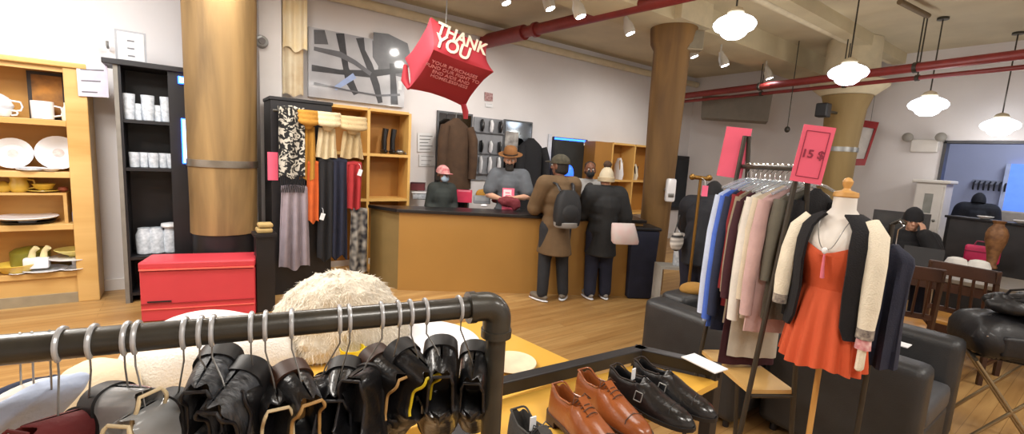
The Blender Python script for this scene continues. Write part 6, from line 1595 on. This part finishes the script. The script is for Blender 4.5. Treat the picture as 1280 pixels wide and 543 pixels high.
# ================================================================ SHOE TABLE
SZ = .93
cA, cB, cC = zat(590, 492, SZ + .02), zat(800, 441, SZ + .02), zat(893, 462, SZ + .02)
ux = (cB - cA); ux.z = 0; ux.normalize(); uy = V((ux.y, -ux.x, 0))
tst = thing('shoe_table', 'black framed shoe table with a yellow top in the right foreground', 'table', up(cB, 0))
FRB = mat('black painted frame', '#1a191c', .4, var=.15)
x0_ = cB - ux * .86
side = .27
def rail(a, b, w=.045, h=.045, nm='rail'):
    d = (b - a); m_ = frame((a + b) / 2, d, V((0, 0, 1)))
    return build(MB().box((0, 0, 0), (d.length + w, h, w), m_), nm, FRB, tst, smooth=False, bevel=.004)
rail(x0_, cB); cC.z = cB.z; vy = (cC - cB); side = vy.length; vy.normalize(); rail(cB, cC); rail(x0_, x0_ + uy * side)
for q in (x0_, cB, cC, x0_ + uy * side):
    build(MB().box((0, 0, (SZ) / 2), (.045, .045, SZ + .04), T(q.x, q.y, 0) @ RZ(math.atan2(ux.y, ux.x))), 'leg', FRB, tst, smooth=False, bevel=.004)
ti = .024
build(slab([x0_ + ux * ti + uy * ti, cB - ux * ti + uy * ti, cB - ux * ti + vy * (side + .03), x0_ + ux * ti + uy * (side + .10)], SZ - .035, SZ - .012), 'top', YP, tst, smooth=False)
build(slab([x0_ + ux * ti + uy * ti, cB - ux * ti + uy * ti, cB - ux * ti + uy * side, x0_ + ux * ti + uy * side], .28, .30), 'lower_shelf', FRB, tst, smooth=False)
SY = SZ - .012
cpos = zat(880, 455, SZ + .047)
tcd = thing('white_card', 'white card lying on the corner rail of the shoe table', 'card', cpos, math.atan2(uy.y, uy.x))
build(MB().box((0, 0, .0025), (.14, .075, .004)), 'card', PAPER, tcd, local=True, smooth=False)
BRN = mat('cognac leather', '#8a4a22', .3, var=.22, scale=9, bump=.08, bscale=150, coat=.4, color2=None)
DBR = mat('dark brown lining', '#20140f', .7); TANL = mat('tan leather lining', '#a8834e', .6, var=.1)
SOLB = mat('black sole', '#141213', .5); SOLN = mat('brown sole', '#3b2112', .5)
def put_shoe(lb, hx, hy, tx, ty, m, **k_):
    a = zat(hx, hy, SY); b = zat(tx, ty, SY); d = b - a
    return shoe(lb, m, DBR, k_.pop('solem', SOLB), (a.x, a.y, SY + .0185), math.atan2(d.y, d.x) - pi / 2, **k_)
put_shoe('cognac brown lace-up dress shoe, left one of its pair on the shoe table', 690, 520, 762, 580, BRN, solem=SOLN, group='cognac dress shoes', lacem=mat('brown lace', '#4a2a16', .7))
put_shoe('cognac brown lace-up dress shoe, right one of its pair on the shoe table', 722, 500, 800, 556, BRN, solem=SOLN, group='cognac dress shoes', lacem=mat('brown lace', '#4a2a16', .7))
put_shoe('black buckled leather shoe, left one of its pair beside the cognac shoes', 760, 494, 850, 540, BLEATH, laces=False, buckle=True, tag=True, group='black buckled shoes')
put_shoe('black buckled leather shoe, right one of its pair under the white card', 790, 484, 876, 527, BLEATH, laces=False, buckle=True, group='black buckled shoes')
put_shoe('dark grey lace-up shoe with a white tag, leftmost on the shoe table', 640, 556, 712, 630, mat('grey suede', '#3a3836', .8, bump=.3), tag=True, laces=True)
# ================================================================ HOOKS AND HANGING SHOES ON THE RACK
def s_at(px, py=400):     # parameter along the pipe under pixel column px
    d = ray(px, py); best = None
    for i in range(400):
        p = pA.lerp(pB, -.1 + 1.15 * i / 399); e = abs(proj(p)[0] - px)
        if best is None or e < best[0]: best = (e, p)
    return best[1]
BANDM = mat('shiny pale metal', '#b9bcc0', .3, metal=.35)
SNAKE = mat('grey snake print leather', '#4b4e53', .4, color2='#1d1e20', scale=38, stretch=(1, .5, 2), detail=1, bump=.5, bscale=60)
CLEARG = mat('grey clear vinyl', '#8d8f90', .2, var=.25, scale=12, coat=.6)
DRED = mat('dark red suede', '#5b1416', .8, var=.25, bump=.3)
YLIN = mat('yellow leather lining', '#d4bb1e', .5, var=.08)
CLIN = mat('cream lining', '#cdbb96', .6)
items = [ # px of hook, px/py of heel top, material, lining, tilt, yaw, label
 (78, 72, 512, DRED, DRED, 14, 20, 'dark red suede shoe hung heel up at the left end of the pipe rack'),
 (118, 110, 503, BLEATH, DRED, -8, 60, 'matte black shoe hung heel up between the red shoe and the clear grey one'),
 (160, 160, 476, CLEARG, CLIN, 10, 200, 'clear grey vinyl shoe with cream lining hung heel up under the left of the pipe'),
 (173, 182, 500, CLEARG, CLIN, 5, 35, 'second clear grey vinyl shoe hung lower beside its twin'),
 (232, 222, 488, BLEATH, BLACKW, 12, 20, 'plain black leather shoe hung heel up left of the snake print shoe'),
 (252, 258, 452, SNAKE, BLACKW, -14, 70, 'grey snake print shoe hung heel up near the white cover'),
 (267, 282, 474, SNAKE, BLACKW, -20, 30, 'second grey snake print shoe hung lower right of its twin'),
 (314, 318, 465, BLEATH, BLACKW, 12, 25, 'glossy black shoe hung heel up right of the snake print pair'),
 (332, 345, 478, BLEATH, CLIN, -8, 110, 'glossy black shoe with cream lining hung left of the wide pipe gap'),
 (364, 378, 470, BLEATH, TANL, -15, 140, 'black shoe with tan lining hung heel up in the middle of the rack'),
 (424, 400, 462, BLEATH, BLACKW, 18, 20, 'black strappy shoe hung heel up with chrome buckle, left of the yellow cup'),
 (436, 424, 466, BLEATH, BLACKW, -14, 60, 'black buckled shoe hung heel up just under the yellow cup'),
 (476, 452, 455, BLEATH, BLACKW, 12, 30, 'black shoe with twin chrome buckles hung right of the yellow cup'),
 (498, 490, 444, BLEATH, TANL, -12, 150, 'black shoe with tan insole showing, hung beside the yellow lined shoe'),
 (512, 524, 440, BLEATH, YLIN, -18, 150, 'black shoe with bright yellow lining hung on the pipe rack'),
 (532, 552, 438, BLEATH, BLACKW, -16, 60, 'black slingback shoe hung right of the yellow lined shoe'),
 (574, 592, 446, BLEATH, BLACKW, -22, 40, 'black leather shoe hung nearest to the pipe upright'),
]
for i, (hx, sx_, sy_, m_, ln, tilt, yw, lb) in enumerate(items):
    hp = s_at(hx); kdep = depth(hp)
    sp_ = dat(sx_, sy_ + 8, kdep * (1.0 + .02 * ((i * 5) % 3 - 1)))
    # hook: chrome band wrapped over the pipe with a wire down to the shoe
    tk_ = thing('wire_hook', 'chrome wire hook, %s from the left along the black pipe' % ['first', 'second', 'third', 'fourth', 'fifth', 'sixth', 'seventh', 'eighth', 'ninth', 'tenth', 'eleventh', 'twelfth', 'thirteenth', 'fourteenth', 'fifteenth', 'sixteenth', 'seventeenth'][i], 'hook', hp, 0, group='chrome hooks on the pipe rack')
    R_ = PR + .0022
    q = []
    for j in range(15):
        a = radians(-40 + 270 * j / 14)
        q.append(pnr * (R_ * cos(a)) + V((0, 0, R_ * sin(a))))
    build(MB().tube(q, .0036, 8), 'band', BANDM, tk_, local=True)
    low = sp_ - hp + V((0, 0, -.01))
    build(MB().tube([q[-1], q[-1] + V((0, 0, -.02)), low.lerp(q[-1], .3), low], .0014, 6), 'wire', STEEL, tk_, local=True)
    # shoe hangs heel up, toe down
    L_ = .25
    base = RZ(math.atan2(pdr.y, pdr.x) + radians(165 + (yw - 60) * .45)) @ Matrix.Rotation(radians(-90 + tilt), 4, 'X')
    top_l = V((0, .0, .045))
    loc = sp_ - (base @ top_l)
    shoe(lb, m_, ln, SOLB if ln is not TANL else SOLN, loc, 0, L=L_, laces=False, buckle=(i in (1, 4, 7, 8, 10, 11, 12, 13, 15, 16)), eul=base.to_euler(), group='shoes hung on the pipe rack', cap=False, tw=.88)
# folded garments at the far lower left
def hangfold(lb, px, py, px2, py2, k_, m, wdt):
    a = dat(px, py, k_); b = dat(px2, py2, k_)
    t_ = thing('folded_shirt', lb, 'shirt', a)
    d = b - a; L_ = d.length; dz_ = d.normalized()
    xx = V((0, 0, 1)).cross(dz_).normalized() if abs(dz_.z) < .9 else V((rh.x, rh.y, 0))
    xx = V((fh.x, fh.y, 0)) * .8 + V((rh.x, rh.y, 0)) * .2; xx.normalize()
    nn = xx.cross(dz_).normalized()
    mb = MB(); rings = []
    for f in (0, .03, .1, .4, .7, 1.0):
        e = .35 if f == 0 else .8 if f == .03 else 1
        rings.append([d * f + xx * (wdt * e * math.copysign(abs(cos(an)) ** .6, cos(an))) + nn * (.022 * e * (1 + .25 * sin(5 * an + f * 4)) * sin(an)) for an in [2 * pi * j / 28 for j in range(28)]])
    build(mb.loft(rings), 'cloth', m, t_, local=True, sub=1)
    hk = s_at(px) - a
    build(MB().tube([V((0, 0, -.01)), hk * .6 + V((0, 0, .01)), hk + V((0, 0, PR + .001))], .0015, 6), 'hanger_wire', STEEL, t_, local=True)
    return t_
hangfold('pale blue folded shirt slung at the lower left under the pipe', 64, 482, -40, 600, .78, C_('pale blue cotton', '#a9bbe4'), .075)
hangfold('white folded shirt behind the pale blue one at the lower left', 42, 486, -70, 590, .86, WHITE, .08)
hangfold('navy folded shirt leftmost under the pipe rack', 26, 487, -90, 570, .95, C_('navy cotton', '#1f2740'), .09)
# ================================================================ LIGHT
def area(loc, size, power, color=(1, .95, .88), rot=(0, 0, 0), sy=None):
    d = bpy.data.lights.new('area', 'AREA'); d.energy = power; d.color = color; d.size = size
    if sy: d.shape = 'RECTANGLE'; d.size_y = sy
    o = bpy.data.objects.new('area_light', d); COL.objects.link(o); o.location = loc; o.rotation_euler = rot
    return o
def point(loc, power, r=.12, color=(1, .96, .9)):
    d = bpy.data.lights.new('point', 'POINT'); d.energy = power; d.shadow_soft_size = r; d.color = color
    o = bpy.data.objects.new('point_light', d); COL.objects.link(o); o.location = loc; return o
def spot(loc, tgt, power, ang=70, r=.05, color=(1, .95, .88)):
    d = bpy.data.lights.new('spot', 'SPOT'); d.energy = power; d.spot_size = radians(ang); d.spot_blend = .6; d.shadow_soft_size = r; d.color = color
    o = bpy.data.objects.new('spot_light', d); COL.objects.link(o); o.location = loc
    o.rotation_euler = (V(tgt) - V(loc)).to_track_quat('-Z', 'Y').to_euler(); return o
for px, py, k_, wd, lb in pend:
    p = dat(px, py, k_); point(p + V((0, 0, -.34)), 24 if px < 1100 else 9, .12, (1, .95, .88))
for i, (px, py, k_, lb) in enumerate(spots):
    p = dat(px, py, k_)
    spot(p + V((0, 0, -.03)), (p.x + .9 * (i % 3 - 1), p.y + 2.0, 1.2), 62, 105)
# area lights: unseen shop lamps behind the camera, others added overhead out of frame
for x, y, w_ in ((-1.2, 2.6, 75), (-1.2, 4.2, 60), (1.2, 3.6, 55), (.4, -1.2, 60), (3.2, -1.4, 55), (5.6, -1.4, 55), (1.9, 1.4, 16)):
    area((x, y, 3.38), .9, w_)
area((0.3, 4.9, 3.5), .7, 38)
area((-1.6, 4.6, 3.6), .8, 45, (.86, .92, 1), (radians(40), 0, 0))  # cool area light added to brighten the left wall
area((11, 0.6, 3.5), 1.2, 55, (.75, .82, 1))
w = bpy.data.worlds.new('world'); scene.world = w; w.use_nodes = True
bgn = w.node_tree.nodes['Background']; bgn.inputs['Color'].default_value = (.9, .88, .85, 1); bgn.inputs['Strength'].default_value = .25
scene.view_settings.view_transform = 'Standard'; scene.view_settings.look = 'None'; scene.view_settings.exposure = 0.22; scene.view_settings.gamma = 1
scene.cycles.use_denoising = True
scene.cycles.max_bounces = 6
